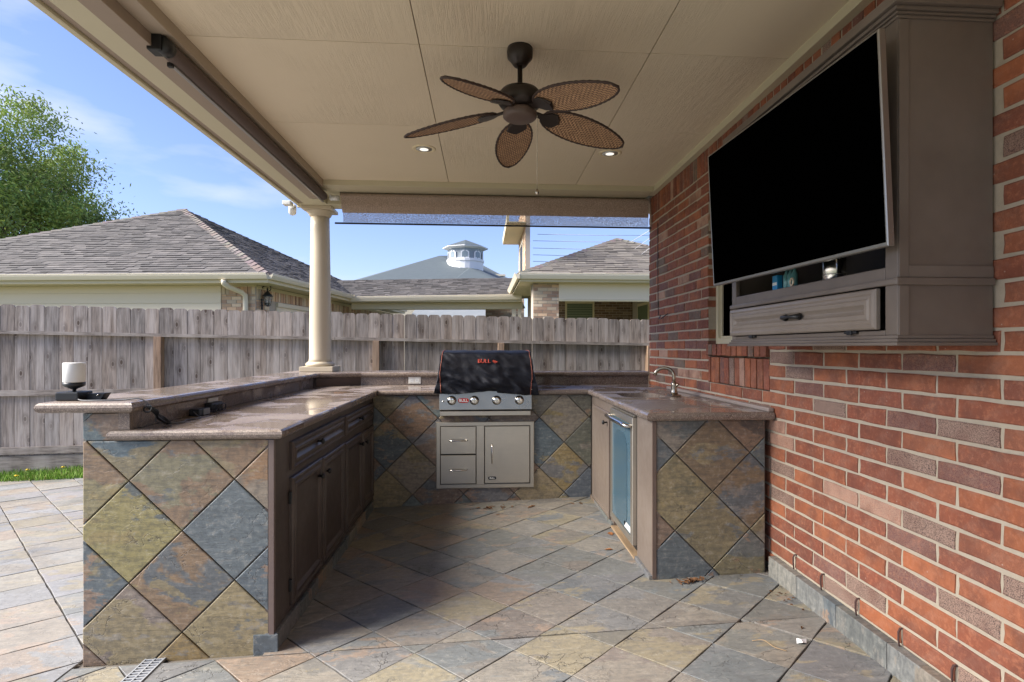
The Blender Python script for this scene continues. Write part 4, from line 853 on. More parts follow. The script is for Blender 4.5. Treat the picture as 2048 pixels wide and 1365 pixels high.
def sm(pts, k=6):
    P = [Vector(p) for p in pts]; P = [P[0]]+P+[P[-1]]; out = []
    for i in range(1, len(P)-2):
        for j in range(k):
            t_ = j/k; out.append(.5*((2*P[i])+(-P[i-1]+P[i+1])*t_+(2*P[i-1]-5*P[i]+4*P[i+1]-P[i+2])*t_*t_+(-P[i-1]+3*P[i]-3*P[i+1]+P[i+2])*t_**3))
    return out+[P[-2]]
m = MB(); m.tube(sm([(-1.655,2.50,kz+.025),(-1.665,2.455,kz+.015),(-1.64,2.43,kz+.003),(-1.56,2.42,kz+.003),(-1.48,2.43,kz+.003),(-1.42,2.44,kz+.008),(-1.385,2.45,.99),(-1.372,2.47,.955),(-1.385,2.50,.915),(-1.37,2.55,.898),(-1.33,2.60,.896),(-1.35,2.68,.896),(-1.33,2.76,.897),(-1.36,2.80,.90),(-1.40,2.84,.915)]), .0028, 6)
part('cord', m, plain('grey cord', (.12,.12,.125), .5), cb)
m = MB()
for k in range(5):
    oo = .006*k; m.tube(sm([(-1.392+oo*.5,2.44,.985),(-1.378+oo,2.46,.96),(-1.370-oo*.4,2.50,.925),(-1.365+oo*.6,2.55,.897),(-1.372,2.53,.905+oo),(-1.38+oo*.3,2.47,.955),(-1.392+oo*.5,2.44,.985)], 5), .0035, 6)
m.tube([(-1.385+.016*math.cos(a), 2.44+.006*math.sin(a), .972+.012*math.sin(a)) for a in [R(30*k) for k in range(12)]], .0035, 6, closed=True)
part('coil', m, MT['plastic'], cb)
for (yy, w_, lb, knd) in ((2.90,.05,'black box power adapter with a grey face lying against the left splash','a'),(3.06,.075,'black power adapter plugged into the left splash outlet with its cord coiled','b')):
    ad = thing('power_adapter', (-1.40, yy, CT1), lb, 'adapter', 'power adapters on the left counter')
    if knd == 'a':
        m = MB(); m.bbox((-1.425,yy-.055,CT1+.001),(-1.375,yy+.05,CT1+.034),.004); part('case', m, MT['plastic'], ad)
        m = MB(); m.bbox((-1.374,yy-.02,CT1+.003),(-1.372,yy+.045,CT1+.032),.001); part('face_label', m, plain('grey label', (.25,.26,.27), .5), ad)
    else:
        m = MB(); m.bbox((-1.428,yy-.06,CT1+.012),(-1.385,yy+.06,CT1+.05),.010); part('case', m, MT['plastic'], ad)
        m = MB()
        for q in range(3): m.tube([(-1.378+.004*q, yy-.03+.024*math.cos(a)+.03*q, CT1+.022+.018*math.sin(a)) for a in [R(24*k) for k in range(15)]], .003, 5, closed=True)
        part('coiled_cord', m, plain('dark cord', (.03,.03,.035), .4), ad)
def outlet(F, name='outlet', parent=None):
    o = part('outlet', rings(F, .108, .062, [(0,0),(0,.004),(.004,.006),(.006,.006)]), plain('ivory cover plate', (.7,.68,.62), .4), parent)
    for dx in (.032, .076):
        m = MB(); m.prism([(x+dx, y+.031) for x, y in rrect(-.016,-.014,.016,.014,.006,5)], .006, .0075, F); part('socket', m, MT['white'], o)
        m = MB()
        for sx in (-.006, .005): m.box((dx+sx,.027,.0076),(dx+sx+.0018,.036,.0079))
        part('slot', m, MT['dark'], o, M=F)
    return o
outlet(frame((-.665,5.059,.904),(1,0,0),(0,0,1)), parent=BC); outlet(frame((-1.429,3.04,.900),(0,1,0),(0,0,1)), parent=LC)

# ------------------------------------------------------------------ litter on the floor
def litter(name, pts, label, cat, n, spread, mat, size=.02):
    m = MB()
    for _ in range(n):
        x = pts[0]+rnd.gauss(0, spread[0]); y = pts[1]+rnd.gauss(0, spread[1]); z = fz(x)+.004+rnd.random()*.008*min(1, n/20)
        a = rnd.uniform(0, 6.28); L = size*rnd.uniform(.5, 1.3); w = L*rnd.uniform(.2, .45); ca, sa = math.cos(a), math.sin(a); h = rnd.uniform(.002, .010)
        P = [(-L,0,0),(-L*.4,w,h),(L*.4,w*.8,h*.8),(L,0,h*.4),(L*.4,-w,h*.5),(-L*.4,-w,h*.9)]
        m.add([(x+p*ca-q*sa, y+p*sa+q*ca, z+r_) for p, q, r_ in P]+[(x, y, z+.001)], [(0,1,6),(1,2,6),(2,3,6),(3,4,6),(4,5,6),(5,0,6)])
    return part(name, m, mat, label=label, cat=cat, kind='stuff' if n > 6 else None)
litter('leaf_litter', (1.02,2.80), 'small heap of dry leaves at the foot of the right slate end', 'leaves', 34, (.05,.012), MT['leafdry'], .018)
litter('leaf_litter', (.03,4.30), 'dark dry leaves scattered along the foot of the back counter', 'leaves', 16, (.07,.03), MT['leafdry'], .022)
litter('dry_leaf', (.36,4.28), 'long dark curled leaf on the floor below the right side of the steel unit', 'leaf', 1, (.001,.001), MT['leafdry'], .05)
litter('dry_leaf', (.10,4.12), 'brown leaf lying alone on the slate in front of the steel unit', 'leaf', 1, (.001,.001), MT['leafdry'], .03)
litter('dry_leaf', (.72,4.30), 'brown leaf in the back corner beside the sink cabinet', 'leaf', 3, (.03,.015), MT['leafdry'], .03)
litter('dry_leaf', (.815,3.58), 'orange brown leaf at the foot of the beverage cooler', 'leaf', 2, (.01,.01), plain('orange leaf', (.3,.11,.03), .8), .026)
litter('dry_leaf', (.736,3.30), 'single orange leaf on the open slate before the cooler', 'leaf', 1, (.001,.001), plain('rust leaf', (.32,.13,.04), .8), .024)
litter('dry_leaf', (1.33,2.28), 'curled tan leaf touching the brick wall skirting', 'leaf', 1, (.001,.001), plain('tan leaf', (.26,.15,.07), .8), .018)
litter('leaf_litter', (1.40,2.55), 'few leaf crumbs in the corner where the wall meets the right counter', 'leaves', 12, (.03,.08), MT['leafdry'], .01)
m = MB(); m.add([(1.245,2.17,fz(1.25)+.004),(1.262,2.156,fz(1.25)+.014),(1.283,2.166,fz(1.25)+.006),(1.292,2.182,fz(1.25)+.016),(1.27,2.176,fz(1.25)+.005),(1.255,2.19,fz(1.25)+.015),(1.262,2.172,fz(1.25)+.02)], [(0,1,6),(1,2,6),(2,3,6),(3,4,6),(4,5,6),(5,0,6)])
part('paper_scrap', m, MT['paper'], label='crumpled scrap of white paper on the slate floor near the brick wall', cat='paper')
m = MB(); m.tube(sm([(1.08,2.21,fz(1.08)+.006),(1.12,2.195,fz(1.1)+.014),(1.14,2.15,fz(1.1)+.01),(1.175,2.12,fz(1.17)+.006)]), .0016, 5); part('twig', m, plain('pale twig', (.35,.24,.13), .8), label='thin pale twig bent on the slate floor left of the paper scrap', cat='twig')
m = MB(); m.tube(sm([(-1.10,4.25,CT1+.003),(-1.0,4.22,CT1+.006),(-.97,4.30,CT1+.004)]), .002, 5); part('twig', m, MT['leafdry'], label='brown twig on the wet stone top of the left counter', cat='twig')

# ------------------------------------------------------------------ fence
FA, FBp = Vector((-6.6, 6.33, 0)), Vector((2.45, 7.235, 0)); fu = (FBp-FA).normalized(); fl = (FBp-FA).length
ztop = lambda s: 1.705-(.125)*(s/fl); zrail = lambda s: 1.445-(.155)*(s/fl); zbot = lambda s: -.02+.03*(s/fl)
fence = thing('wooden_fence', (-2, 6.8, 0), 'weathered grey cedar board fence behind the kitchen and lawn', 'fence')
fn = Vector((fu.y, -fu.x, 0))       # towards the camera
s = 0.
while s < fl:
    w = .142+rnd.uniform(-.003,.003); zt = ztop(s)+rnd.uniform(-.008,.008); z0 = zbot(s)+.03; h = zt-z0
    c = .026; P = [(0,0),(w-.004,0),(w-.004,h-c),(w-.004-c*.35,h-c*.35),(w-.004-c*1.1,h),(c*1.1,h),(c*.35,h-c*.35),(0,h-c)]
    if rnd.random() < .5: P = [(x+.0008*math.sin(y*3), y) for x, y in P]
    m = MB(); m.prism(P, -.008, .008)
    o_ = FA+fu*s+fn*(rnd.uniform(-.003,.003)); q = rnd.uniform(.78,1.15); q2 = rnd.uniform(-.03,.06)
    o = obj('plank', m.me('plank'), MT['fence'], fence, frame((o_.x,o_.y,z0), tuple(fu), (rnd.uniform(-.004,.004),0,1)), color=(q*(1+q2), q, q*(1-q2)))
    s += w
def rail(name, zf, h, d, mat=MT['rail']):
    s = 0.
    while s < fl:
        e = min(s+2.44, fl); a = FA+fu*s; b = FA+fu*(e-.004); m = MB(); vs = []
        for p, ss in ((a, s), (b, e)):
            for dd, zz in ((.009,0),(.009+d,0),(.009+d,h),(.009,h)): q = p+fn*dd; vs.append((q.x, q.y, zf(ss)+zz))
        m.add(vs, [(0,1,5,4),(1,2,6,5),(2,3,7,6),(3,0,4,7),(0,3,2,1),(4,5,6,7)]); part(name, m, mat, fence); s = e
rail('rail', lambda s: zrail(s)-.05, .036, .062); rail('rail', lambda s: .70+.02*(s/fl), .06, .036); rail('rail', lambda s: zbot(s)+.09, .075, .036); rail('kick_board', lambda s: zbot(s)-.12, .19, .02)
for s_ in (.65, 3.02, 5.42, 7.72):
    pass
import bisect
def post_at(x, w=.085):
    s_ = (x-FA.x)/fu.x; p = FA+fu*s_+fn*.05; m = MB(); m.bbox((-w/2,-.045,0),(w/2,.045,zrail(s_)-.05+.12),.003)
    part('post', m, MT['post'], fence, M=Matrix(((fu.x,-fu.y,0,p.x),(fu.y,fu.x,0,p.y),(0,0,1,-.12),(0,0,0,1))))
for x in (-5.9, -3.62, -1.28, .20, 2.12): post_at(x, .075)
# dandelions in the lawn
for i, (x, y, lb) in enumerate(((-4.52,6.42,'yellow flower in the grass close under the fence'),(-4.85,6.38,'yellow flower in the grass further from the counter'),(-4.80,6.17,'yellow flower at the very edge of the patio slabs'))):
    z = lawn_z(x, y); d = thing('yellow_flower', (x, y, z), lb, 'flower', 'yellow flowers in the lawn')
    m = MB(); m.tube([(x,y,z),(x+.004,y,z+.08)], .002, 5); part('stem', m, MT['grass'], d)
    m = MB()
    for k in range(16): a = k*.39; m.add([(x+.004,y,z+.08),(x+.004+.02*math.cos(a),y+.02*math.sin(a),z+.088),(x+.004+.02*math.cos(a+.3),y+.02*math.sin(a+.3),z+.088)], [(0,1,2)])
    m.lathe([(0,z+.078),(.014,z+.084),(.010,z+.094),(0,z+.097)], 10, (x+.004,y,0)); part('petals', m, plain('yellow petal', (.75,.55,.03), .6), d)

# ------------------------------------------------------------------ neighbour roofs and houses
def shingle_field(name, F, poly, parent, cols, maxparts, expo=.145, seed=3, w0=.27):
    r = random.Random(seed); xs = [p[0] for p in poly]; ys = [p[1] for p in poly]; items = []; v = min(ys); row = 0
    if area(poly) < 0: poly = poly[::-1]
    while v < max(ys):
        u = min(xs)-r.uniform(0, w0)
        while u < max(xs):
            w = w0*r.uniform(.55, 1.25); P = clip([(u+.002,v),(u+w-.002,v),(u+w-.002,v+expo*1.05),(u+.002,v+expo*1.05)], poly)
            if P and area(P) > .001:
                c = r.choice(cols); k = r.uniform(.82, 1.18); items.append((area(P), P, v, r.uniform(.010, .026), tuple(x*k for x in c)))
            u += w
        v += expo; row += 1
    items.sort(key=lambda t: (-round(t[0], 2), t[2])); rest = MB()
    for idx, (A, P, v, th, c) in enumerate(items):
        hz = lambda y: th*(1-.8*(y-v)/(expo*1.05))+.002
        n = len(P); vs = [(x, y, 0) for x, y in P]+[(x, y, hz(y)) for x, y in P]; fs = [(i, (i+1) % n, n+(i+1) % n, n+i) for i in range(n)]+[tuple(range(n, 2*n))]
        if idx < maxparts:
            m = MB(); m.add(vs, fs); obj('shingle', m.me('shingle'), MT['shingle'], parent, F, color=c)
        else: rest.add([F @ Vector(q) for q in vs], fs, c)
    if rest.v: part('shingles', rest, MT['shingle_far'], parent, attr=True, kind='stuff')
def gutter(name, A, B, out, parent, h=.11, d=.10):
    A, B, out = Vector(A), Vector(B), Vector(out).normalized(); m = MB(); vs = []
    prof = [(0,0),(0,-h),(d*.55,-h),(d*.7,-h*.75),(d*.92,-h*.35),(d*.92,-h*.18),(d,-h*.15),(d,0),(d*.9,0),(d*.85,-h*.2),(.006,-h*.3),(.006,0)]
    for P in (A, B):
        for q, z in prof: vs.append(P+out*q+Vector((0,0,z)))
    n = len(prof); m.add(vs, [(i, (i+1) % n, n+(i+1) % n, n+i) for i in range(n)]+[tuple(range(n))[::-1], tuple(range(n, 2*n))]); return part(name, m, MT['gutter'], parent)
def brick_field(name, F, w, h, parent, cols, mat, bl=.20, bh=.068, soldier=False, seed=5, x0=0., z0=0.):
    r = random.Random(seed); m = MB(); z = z0; k = 0
    while z < z0+h-.005:
        x = x0-(bl*.5 if k % 2 else 0)
        while x < x0+w:
            a, b = max(x+.005, x0), min(x+bl-.005, x0+w)
            if b-a > .015:
                c = r.choice(cols); q = r.uniform(.8, 1.2); d = r.uniform(0, .004)+(.012 if soldier and int(x/bl) % 3 == 0 else 0)
                vs = [(a,z+.005,0),(b,z+.005,0),(b,min(z+bh,z0+h)-.004,0),(a,min(z+bh,z0+h)-.004,0)]; vs += [(p[0],p[1],.006+d) for p in vs]
                m.add([F @ Vector(p) for p in vs], [(4,5,6,7),(0,1,5,4),(1,2,6,5),(2,3,7,6),(3,0,4,7)], tuple(t_*q for t_ in c))
            x += bl
        z += bh; k += 1
    return part(name, m, mat, parent, attr=True, kind='stuff')
TAN = [(.66,.45,.28),(.56,.37,.24),(.70,.54,.36),(.50,.32,.21),(.72,.58,.41)]
MT['tanbrick'] = objpaint('tan brick', .85, None, .4, attr=True); MT['tanmortar'] = plain('tan mortar', (.44,.38,.31), .9)
SHC = [(.085,.078,.073),(.11,.10,.094),(.078,.072,.068),(.118,.107,.10),(.097,.088,.083)]
# left garage with hip roof -----------------------------------------
ga = R(7.0); ex = Vector((math.cos(ga), -math.sin(ga), 0)); ey = Vector((math.sin(ga), math.cos(ga), 0))
GCn = Vector((-4.07, 11.0, 2.616)); T, SLp = 4.95, .50
G = thing('neighbour_garage', (-8, 14, -.4), 'neighbouring garage with brown hip shingle roof, cream gutters and siding beyond the fence', 'garage')
apex = GCn-ex*T+ey*T+Vector((0,0,SLp*T)); LCn = GCn-ex*2*T; BCn = GCn+ey*2*T; DCn = LCn+ey*2*T
rf = MB(); rf.add([GCn+Vector((0,0,-.012)), LCn+Vector((0,0,-.012)), DCn+Vector((0,0,-.012)), BCn+Vector((0,0,-.012)), apex+Vector((0,0,-.012))], [(1,0,4),(0,3,4),(3,2,4),(2,1,4),(0,1,2,3)]); roofo = obj('roof', rf.me('roof'), MT['shingle'], G, color=(.12,.11,.1))
sl = math.sqrt(T*T+(SLp*T)**2)
upF = (ey*T+Vector((0,0,SLp*T))).normalized(); Ff = frame(tuple(LCn), tuple(ex), tuple(upF))
shingle_field('f', Ff, [(0,0),(2*T,0),(T,sl)], roofo, SHC, 300, seed=11)
upR = (-ex*T+Vector((0,0,SLp*T))).normalized(); Fr = frame(tuple(GCn), tuple(ey), tuple(upR))
shingle_field('f', Fr, [(0,0),(2*T,0),(T,sl)], roofo, SHC, 0, seed=12)
m = MB(); N = 34
for i in range(N):
    a = GCn.lerp(apex, i/N); b = GCn.lerp(apex, (i+1.25)/N); dv = (b-a).normalized(); sd_ = dv.cross(Vector((0,0,1))).normalized()*.13; up_ = Vector((0,0,.012+.008*(i % 2)))
    c = tuple(x*rnd.uniform(.95,1.15) for x in (.15,.12,.105)); m.add([a-sd_-Vector((0,0,.03)),a+up_+Vector((0,0,.03)),a+sd_-Vector((0,0,.03)),b-sd_-Vector((0,0,.035)),b+Vector((0,0,.022)),b+sd_-Vector((0,0,.035))], [(0,1,4,3),(1,2,5,4),(0,2,1)], c)
for i in range(N):
    a = LCn.lerp(apex, i/N); b = LCn.lerp(apex, (i+1.25)/N); dv = (b-a).normalized(); sd_ = dv.cross(Vector((0,0,1))).normalized()*.13
    c = tuple(x*rnd.uniform(.95,1.15) for x in (.13,.115,.105)); m.add([a-sd_-Vector((0,0,.03)),a+Vector((0,0,.045)),a+sd_-Vector((0,0,.03)),b-sd_-Vector((0,0,.035)),b+Vector((0,0,.022)),b+sd_-Vector((0,0,.035))], [(0,1,4,3),(1,2,5,4),(0,2,1)], c)
part('ridge_cap', m, MT['shingle_far'], roofo, attr=True)
gutter('gutter', LCn+Vector((0,0,.01)), GCn+Vector((0,0,.01)), -ey, G); gutter('gutter', GCn+ey*.0+Vector((0,0,.01)), BCn+Vector((0,0,.01)), ex, G)
m = MB(); Mx = Matrix(((ex.x,ey.x,0,GCn.x),(ex.y,ey.y,0,GCn.y),(0,0,1,0),(0,0,0,1)))
def gb(name, a, b, mat, **k): m = MB(); m.box(a, b); return part(name, m, mat, G, M=Mx, **k)
gb('fascia', (-2*T,.003,2.45), (-.003,.03,2.615), MT['soffit']); gb('fascia', (-.03,.031,2.45), (-.003,2*T,2.615), MT['soffit'])
gb('soffit', (-2*T,.031,2.452), (-.031,.40,2.462), MT['soffit']); gb('soffit', (-.42,.401,2.452), (-.031,2*T,2.462), MT['soffit'])
gb('wall', (-2*T,.42,-.5), (-.46,2*T,2.45), MT['tanmortar'])
z = 2.45; k = 0
for z0_, z1_ in ((2.30,2.45),(2.10,2.298),(1.85,2.098),(1.60,1.848),(1.35,1.598),(1.1,1.348)):
    m = MB(); m.add([(-2*T,.392,z0_),(-1.16,.392,z0_),(-1.16,.405,z1_),(-2*T,.405,z1_),(-2*T,.419,z0_),(-1.16,.419,z0_),(-1.16,.419,z1_),(-2*T,.419,z1_)], [(0,1,2,3),(0,4,5,1),(1,5,6,2)]); part('siding_board', m, MT['siding'], G, M=Mx)
FG = Mx @ Matrix(((1,0,0,0),(0,0,-1,.419),(0,1,0,0),(0,0,0,1)))
brick_field('bricks', FG, .68, .17, G, TAN, MT['tanbrick'], .075, .17, True, x0=-1.15, z0=2.27); brick_field('bricks', FG, .68, 1.2, G, TAN, MT['tanbrick'], x0=-1.15, z0=1.07, seed=6)
FS = Mx @ Matrix(((0,0,1,-.459),(1,0,0,0),(0,1,0,0),(0,0,0,1)))
brick_field('bricks', FS, 8, .26, G, TAN, MT['tanbrick'], .075, .26, True, x0=.43, z0=2.18); brick_field('bricks', FS, .5, 1.2, G, TAN, MT['tanbrick'], x0=.43, z0=.97, seed=8)
gb('frieze', (-.455,.43,2.38), (-.43,2*T,2.449), MT['soffit']); gb('frieze', (-1.15,.395,2.42), (-.44,.418,2.449), MT['soffit'])
gb('garage_door_head', (-.458,1.2,2.08), (-.40,7.0,2.165), MT['gutter']); gb('garage_door', (-.457,1.2,-.3), (-.43,7.0,2.075), MT['siding'])
m = MB(); m.tube([(-.83,-.05,2.50),(-.83,-.05,2.44),(-.80,.05,2.38),(-.68,.28,2.30),(-.64,.36,2.24),(-.64,.365,2.1),(-.64,.365,-.3)], .05, 10, flat=.8); part('downspout', m, MT['gutter'], G, M=Mx)
# lantern on the garage corner
lp = Mx @ Vector((-.33, .62, 0)); lanz = 2.06
Ln = thing('wall_lantern', (lp.x, lp.y, 1.9), 'black carriage lantern with scrolled arm on the garage corner', 'lantern')
m = MB(); m.lathe([(0,lanz-.02),(.03,lanz),(.06,lanz+.05),(.0,lanz+.05)], 8, (lp.x,lp.y,0), smooth=False); m.lathe([(.098,2.245),(.102,2.255),(.07,2.29),(.04,2.325),(.02,2.34),(.012,2.38),(.02,2.39),(.006,2.41),(0,2.43)], 16, (lp.x,lp.y,0)); part('cap', m, MT['black'], Ln)
m = MB()
for k in range(6): a = k*math.pi/3+.2; m.tube([(lp.x+.055*math.cos(a),lp.y+.055*math.sin(a),2.06),(lp.x+.088*math.cos(a),lp.y+.088*math.sin(a),2.25)], .006, 5)
part('cage', m, MT['black'], Ln)
m = MB(); m.lathe([(.05,2.065),(.082,2.245)], 6, (lp.x,lp.y,0), smooth=False); t = NT('lantern glass'); part('glass', m, t.fin((.5,.5,.45), .15, Alpha=.35), Ln)
m = MB(); arm = sm([(lp.x-.09,lp.y,2.05),(lp.x-.13,lp.y,2.2),(lp.x-.12,lp.y,2.38),(lp.x-.04,lp.y,2.47),(lp.x+.05,lp.y,2.45),(lp.x+.06,lp.y,2.38),(lp.x+.02,lp.y,2.35)]); m.tube(arm, .009, 7)
m.bbox((lp.x-.15,lp.y-.01,1.98),(lp.x-.10,lp.y+.04,2.2),.01); part('arm', m, MT['black'], Ln)
# breezeway house in the middle --------------------------------------
H2 = thing('neighbour_breezeway', (-1, 16, -.4), 'low shingled breezeway roof with cream gutter joining the neighbouring houses', 'building')
A = Vector((-3.62, 15.4, 2.575)); B = Vector((1.0, 14.9, 2.62)); u2 = (B-A).normalized(); v2 = Vector((0,0,1)).cross(u2).normalized(); L2 = (B-A).length
up2 = (v2*2.3+Vector((0,0,.72))).normalized(); F2_ = frame(tuple(A), tuple(u2), tuple(up2))
m = MB(); m.add([F2_ @ Vector(p) for p in ((-1.2,0,-.01),(L2+.2,0,-.01),(L2+.2,2.41,-.01),(-1.2,2.41,-.01))]+[A+Vector((-1,4,0)),B+Vector((0,4,0))], [(0,1,2,3),(3,2,5,4)]); r2 = obj('roof', m.me('roof'), MT['shingle'], H2, color=(.13,.12,.11))
shingle_field('f', F2_, [(-1.1,0),(L2+.1,0),(L2+.1,2.41),(-1.1,2.41)], r2, SHC, 300, seed=21)
gutter('gutter', A+Vector((0,0,.0)), B+Vector((0,0,.0)), -v2, H2, .13)
M2 = Matrix(((u2.x,v2.x,0,A.x),(u2.y,v2.y,0,A.y),(0,0,1,0),(0,0,0,1)))
def hb2(name, a, b, mat): m = MB(); m.box(a, b); return part(name, m, mat, H2, M=M2)
hb2('fascia', (0,.003,2.43), (L2,.03,2.57), MT['soffit']); hb2('beam', (.0,.25,2.26), (L2,.55,2.43), MT['soffit']); hb2('ceiling', (0,.031,2.432), (L2,2.6,2.45), MT['soffit'])
hb2('post', (L2-.28,.28,-.3), (L2-.18,.38,2.259), MT['gutter']); hb2('post', (L2-.12,.28,-.3), (L2-.03,.38,2.259), MT['gutter'])
H3 = thing('far_porch_house', (-1, 21, -.4), 'pale roofed low house glimpsed under the breezeway', 'house')
m = MB(); m.add([(-2.6,20,2.28),(.1,20,2.28),(.1,22,2.75),(-2.6,22,2.75)], [(0,1,2,3)]); m.box((-2.5,20.3,-.4),(0,22,2.26)); obj('roof', m.me('roof'), MT['shingle'], H3, color=(.2,.22,.23)); gutter('gutter', (-2.6,20,2.27), (0.05,20,2.27), (0,-1,0), H3)
m = MB(); m.box((.05,19,-.4),(1.35,19.3,3.0)); part('wall', m, MT['tanmortar'], H3); brick_field('bricks', frame((.06,18.999,0),(1,0,0),(0,0,1)), 1.28, 1.4, H3, TAN, MT['tanbrick'], z0=1.5)
# right neighbour house ------------------------------------------------
H4 = thing('neighbour_house', (3, 14, -.4), 'tan brick house with hip roof and covered porch seen above the fence on the right', 'house')
ez = 2.77; Cc = Vector((.735, 11.75, ez)); T4, S4 = 3.0, .45
ap = Cc+Vector((2.72,2.72,0)); ap.z = ez+1.27
m = MB(); m.add([Cc, Cc+Vector((5.44,0,0)), Cc+Vector((5.44,5.44,0)), Cc+Vector((0,5.44,0)), ap-Vector((0,0,.012))], [(0,1,4),(1,2,4),(2,3,4),(3,0,4),(3,2,1,0)]); r4 = obj('roof', m.me('roof'), MT['shingle'], H4, color=(.14,.13,.12))
up4 = (Vector((0,2.72,ap.z-ez))).normalized(); sl4 = math.sqrt(2.72**2+(ap.z-ez)**2)
shingle_field('f', frame(tuple(Cc), (1,0,0), tuple(up4)), [(0,0),(5.44,0),(2.72,sl4)], r4, [(.15,.13,.11),(.19,.168,.14),(.125,.11,.095),(.17,.15,.125)], 300, seed=31)
m = MB(); N = 22
for s_ in (0, 1):
    c0 = Cc+Vector((5.44*s_,0,0))
    for i in range(N):
        a = c0.lerp(ap, i/N); b = c0.lerp(ap, (i+1.2)/N); sd_ = (b-a).normalized().cross(Vector((0,0,1))).normalized()*.11
        c = tuple(x*rnd.uniform(.9,1.15) for x in (.14,.12,.105)); m.add([a-sd_-Vector((0,0,.02)),a+Vector((0,0,.04)),a+sd_-Vector((0,0,.02)),b-sd_-Vector((0,0,.03)),b+Vector((0,0,.02)),b+sd_-Vector((0,0,.03))], [(0,1,4,3),(1,2,5,4),(0,2,1)], c)
part('ridge_cap', m, MT['shingle_far'], r4, attr=True)
gutter('gutter', Cc, Cc+Vector((5.44,0,0)), (0,-1,0), H4, .12); gutter('gutter', Cc+Vector((0,4.0,0)), Cc+Vector((0,-.10,0)), (-1,0,0), H4, .12)
def h4(name, a, b, mat): m = MB(); m.box(a, b); return part(name, m, mat, H4)
h4('fascia', (.738,11.753,2.60), (5.5,11.78,2.767), MT['soffit']); h4('soffit', (.74,11.781,2.60), (5.5,15.9,2.612), MT['soffit'])
h4('pier', (1.05,12.05,-.4), (1.60,12.6,2.599), MT['tanmortar']); brick_field('bricks', frame((1.05,12.049,0),(1,0,0),(0,0,1)), .55, 1.45, H4, TAN, MT['tanbrick'], z0=1.14)
h4('porch_beam', (1.602,12.02,2.235), (4.2,12.3,2.598), MT['siding']); h4('porch_trim', (1.602,12.0,2.215), (4.2,12.019,2.255), MT['soffit'])
h4('wall', (1.2,15.2,-.4), (5.2,15.5,2.599), MT['tanmortar']); BRNB = [(.2,.13,.08),(.16,.10,.06),(.26,.18,.11)]
brick_field('bricks', frame((1.9,15.199,0),(1,0,0),(0,0,1)), 3.0, 1.5, H4, BRNB, MT['tanbrick'], z0=1.1)
w4 = part('window', rings(frame((2.19,15.195,1.2),(1,0,0),(0,0,1)), .80, 1.28, [(0,0),(0,.03),(.04,.03),(.045,.015),(.05,.015)]), MT['soffit'], H4)
m = MB()
for k in range(18): m.box((2.245,15.165,1.26+k*.064),(2.935,15.178,1.26+k*.064+.058))
part('blind', m, plain('green blind', (.13,.16,.09), .6), w4)
h4('side_wall', (4.05,12.4,-.4), (4.3,15.19,2.599), MT['tanmortar'])
w5 = part('window', rings(frame((4.045,14.6,1.2),(0,-1,0),(0,0,1)), 1.0, 1.15, [(0,0),(0,.03),(.05,.03),(.055,.015)]), MT['soffit'], H4)
m = MB(); m.box((4.01,13.68,1.27),(4.028,14.52,2.28)); part('blind', m, plain('green blind side', (.12,.15,.08), .6), w5)
# tall wall fragment with eave
H5 = thing('two_storey_wall', (1, 13, -.4), 'narrow tall brick wall with overhanging eave rising behind the breezeway', 'building')
m = MB(); m.box((.93,12.6,2.7),(1.03,15.0,4.6)); part('wall', m, MT['tanmortar'], H5)
brick_field('bricks', frame((.929,15.0,0),(0,-1,0),(0,0,1)), 2.4, 1.9, H5, TAN, MT['tanbrick'], z0=2.7)
m = MB(); m.box((.55,12.4,3.97),(.928,15.1,3.99)); m.box((.50,12.4,3.97),(.549,15.1,4.15)); part('eave', m, MT['soffit'], H5)
w6 = part('window', rings(frame((.926,14.4,2.9),(0,-1,0),(0,0,1)), 1.3, .85, [(0,0),(0,.03),(.06,.03),(.065,.01)]), MT['gutter'], H5)
m = MB(); m.box((.915,13.17,2.97),(.921,14.33,3.68)); part('pane', m, MT['black'], w6)
# blue-grey house with cupola -------------------------------------------
H6 = thing('blue_roof_house', (-1.5, 34, -.4), 'distant house with smooth blue grey roof topped by a white windowed cupola', 'house')
def at(u, v, Y):
    th2 = math.atan(82/1130); S_, C_ = math.sin(th2), math.cos(th2); a = (u-1050)/1130; b = (695-v)/1130; r_ = (a*C_+S_, -a*S_+C_, b); t_ = Y/r_[1]; return Vector((r_[0]*t_, Y, 1.227+r_[2]*t_))
t = NT('blue grey shingles'); v = t.coord(rnd_off=False); MT['blueroof'] = t.fin(t.mix(t.noise(t.coord((1, 1, 9), rnd_off=False), 2.5, 6, .8), (.04,.054,.06), (.10,.125,.14)), .8, t.bump(t.noise(v, 20, 5), .3, .02))
e0, e1 = at(712,562,32), at(1000,562,32); a0 = at(879,511.8,38)
e2, e3 = at(1040,566,44), at(690,566,44); a1 = at(905,511.8,40)
m = MB(); m.add([e0, e1, e2, e3, a0, a1], [(0,1,5,4),(1,2,5),(2,3,4,5),(3,0,4),(3,2,1,0)]); part('roof', m, MT['blueroof'], H6)
f0, f1, f2, f3 = at(905,563,30), at(993,563,30), at(993,560,36), at(905,560,36); fa_ = at(940,536,32.2)
m = MB(); m.add([f0, f1, fa_, at(938,536,37)], [(0,1,2),(1,3,2),(0,2,3)]); part('hip_roof', m, MT['blueroof'], H6)
b0, b1, b2 = at(930,552,40), at(1016,557,40), at(966,531,43); m = MB(); m.add([b0, b1, b2, at(966,548,46)], [(0,1,2),(1,3,2),(3,0,2)]); part('rear_roof', m, MT['blueroof'], H6)
m = MB(); p = at(976,549,39.5); q = at(1011,549.5,39.5); m.box((p.x,39.4,p.z-.12),(q.x,39.7,p.z)); m.box((p.x+.3,39.7,p.z-1.2),(q.x-.2,40,p.z-.12)); part('rear_eave', m, MT['gutter'], H6)
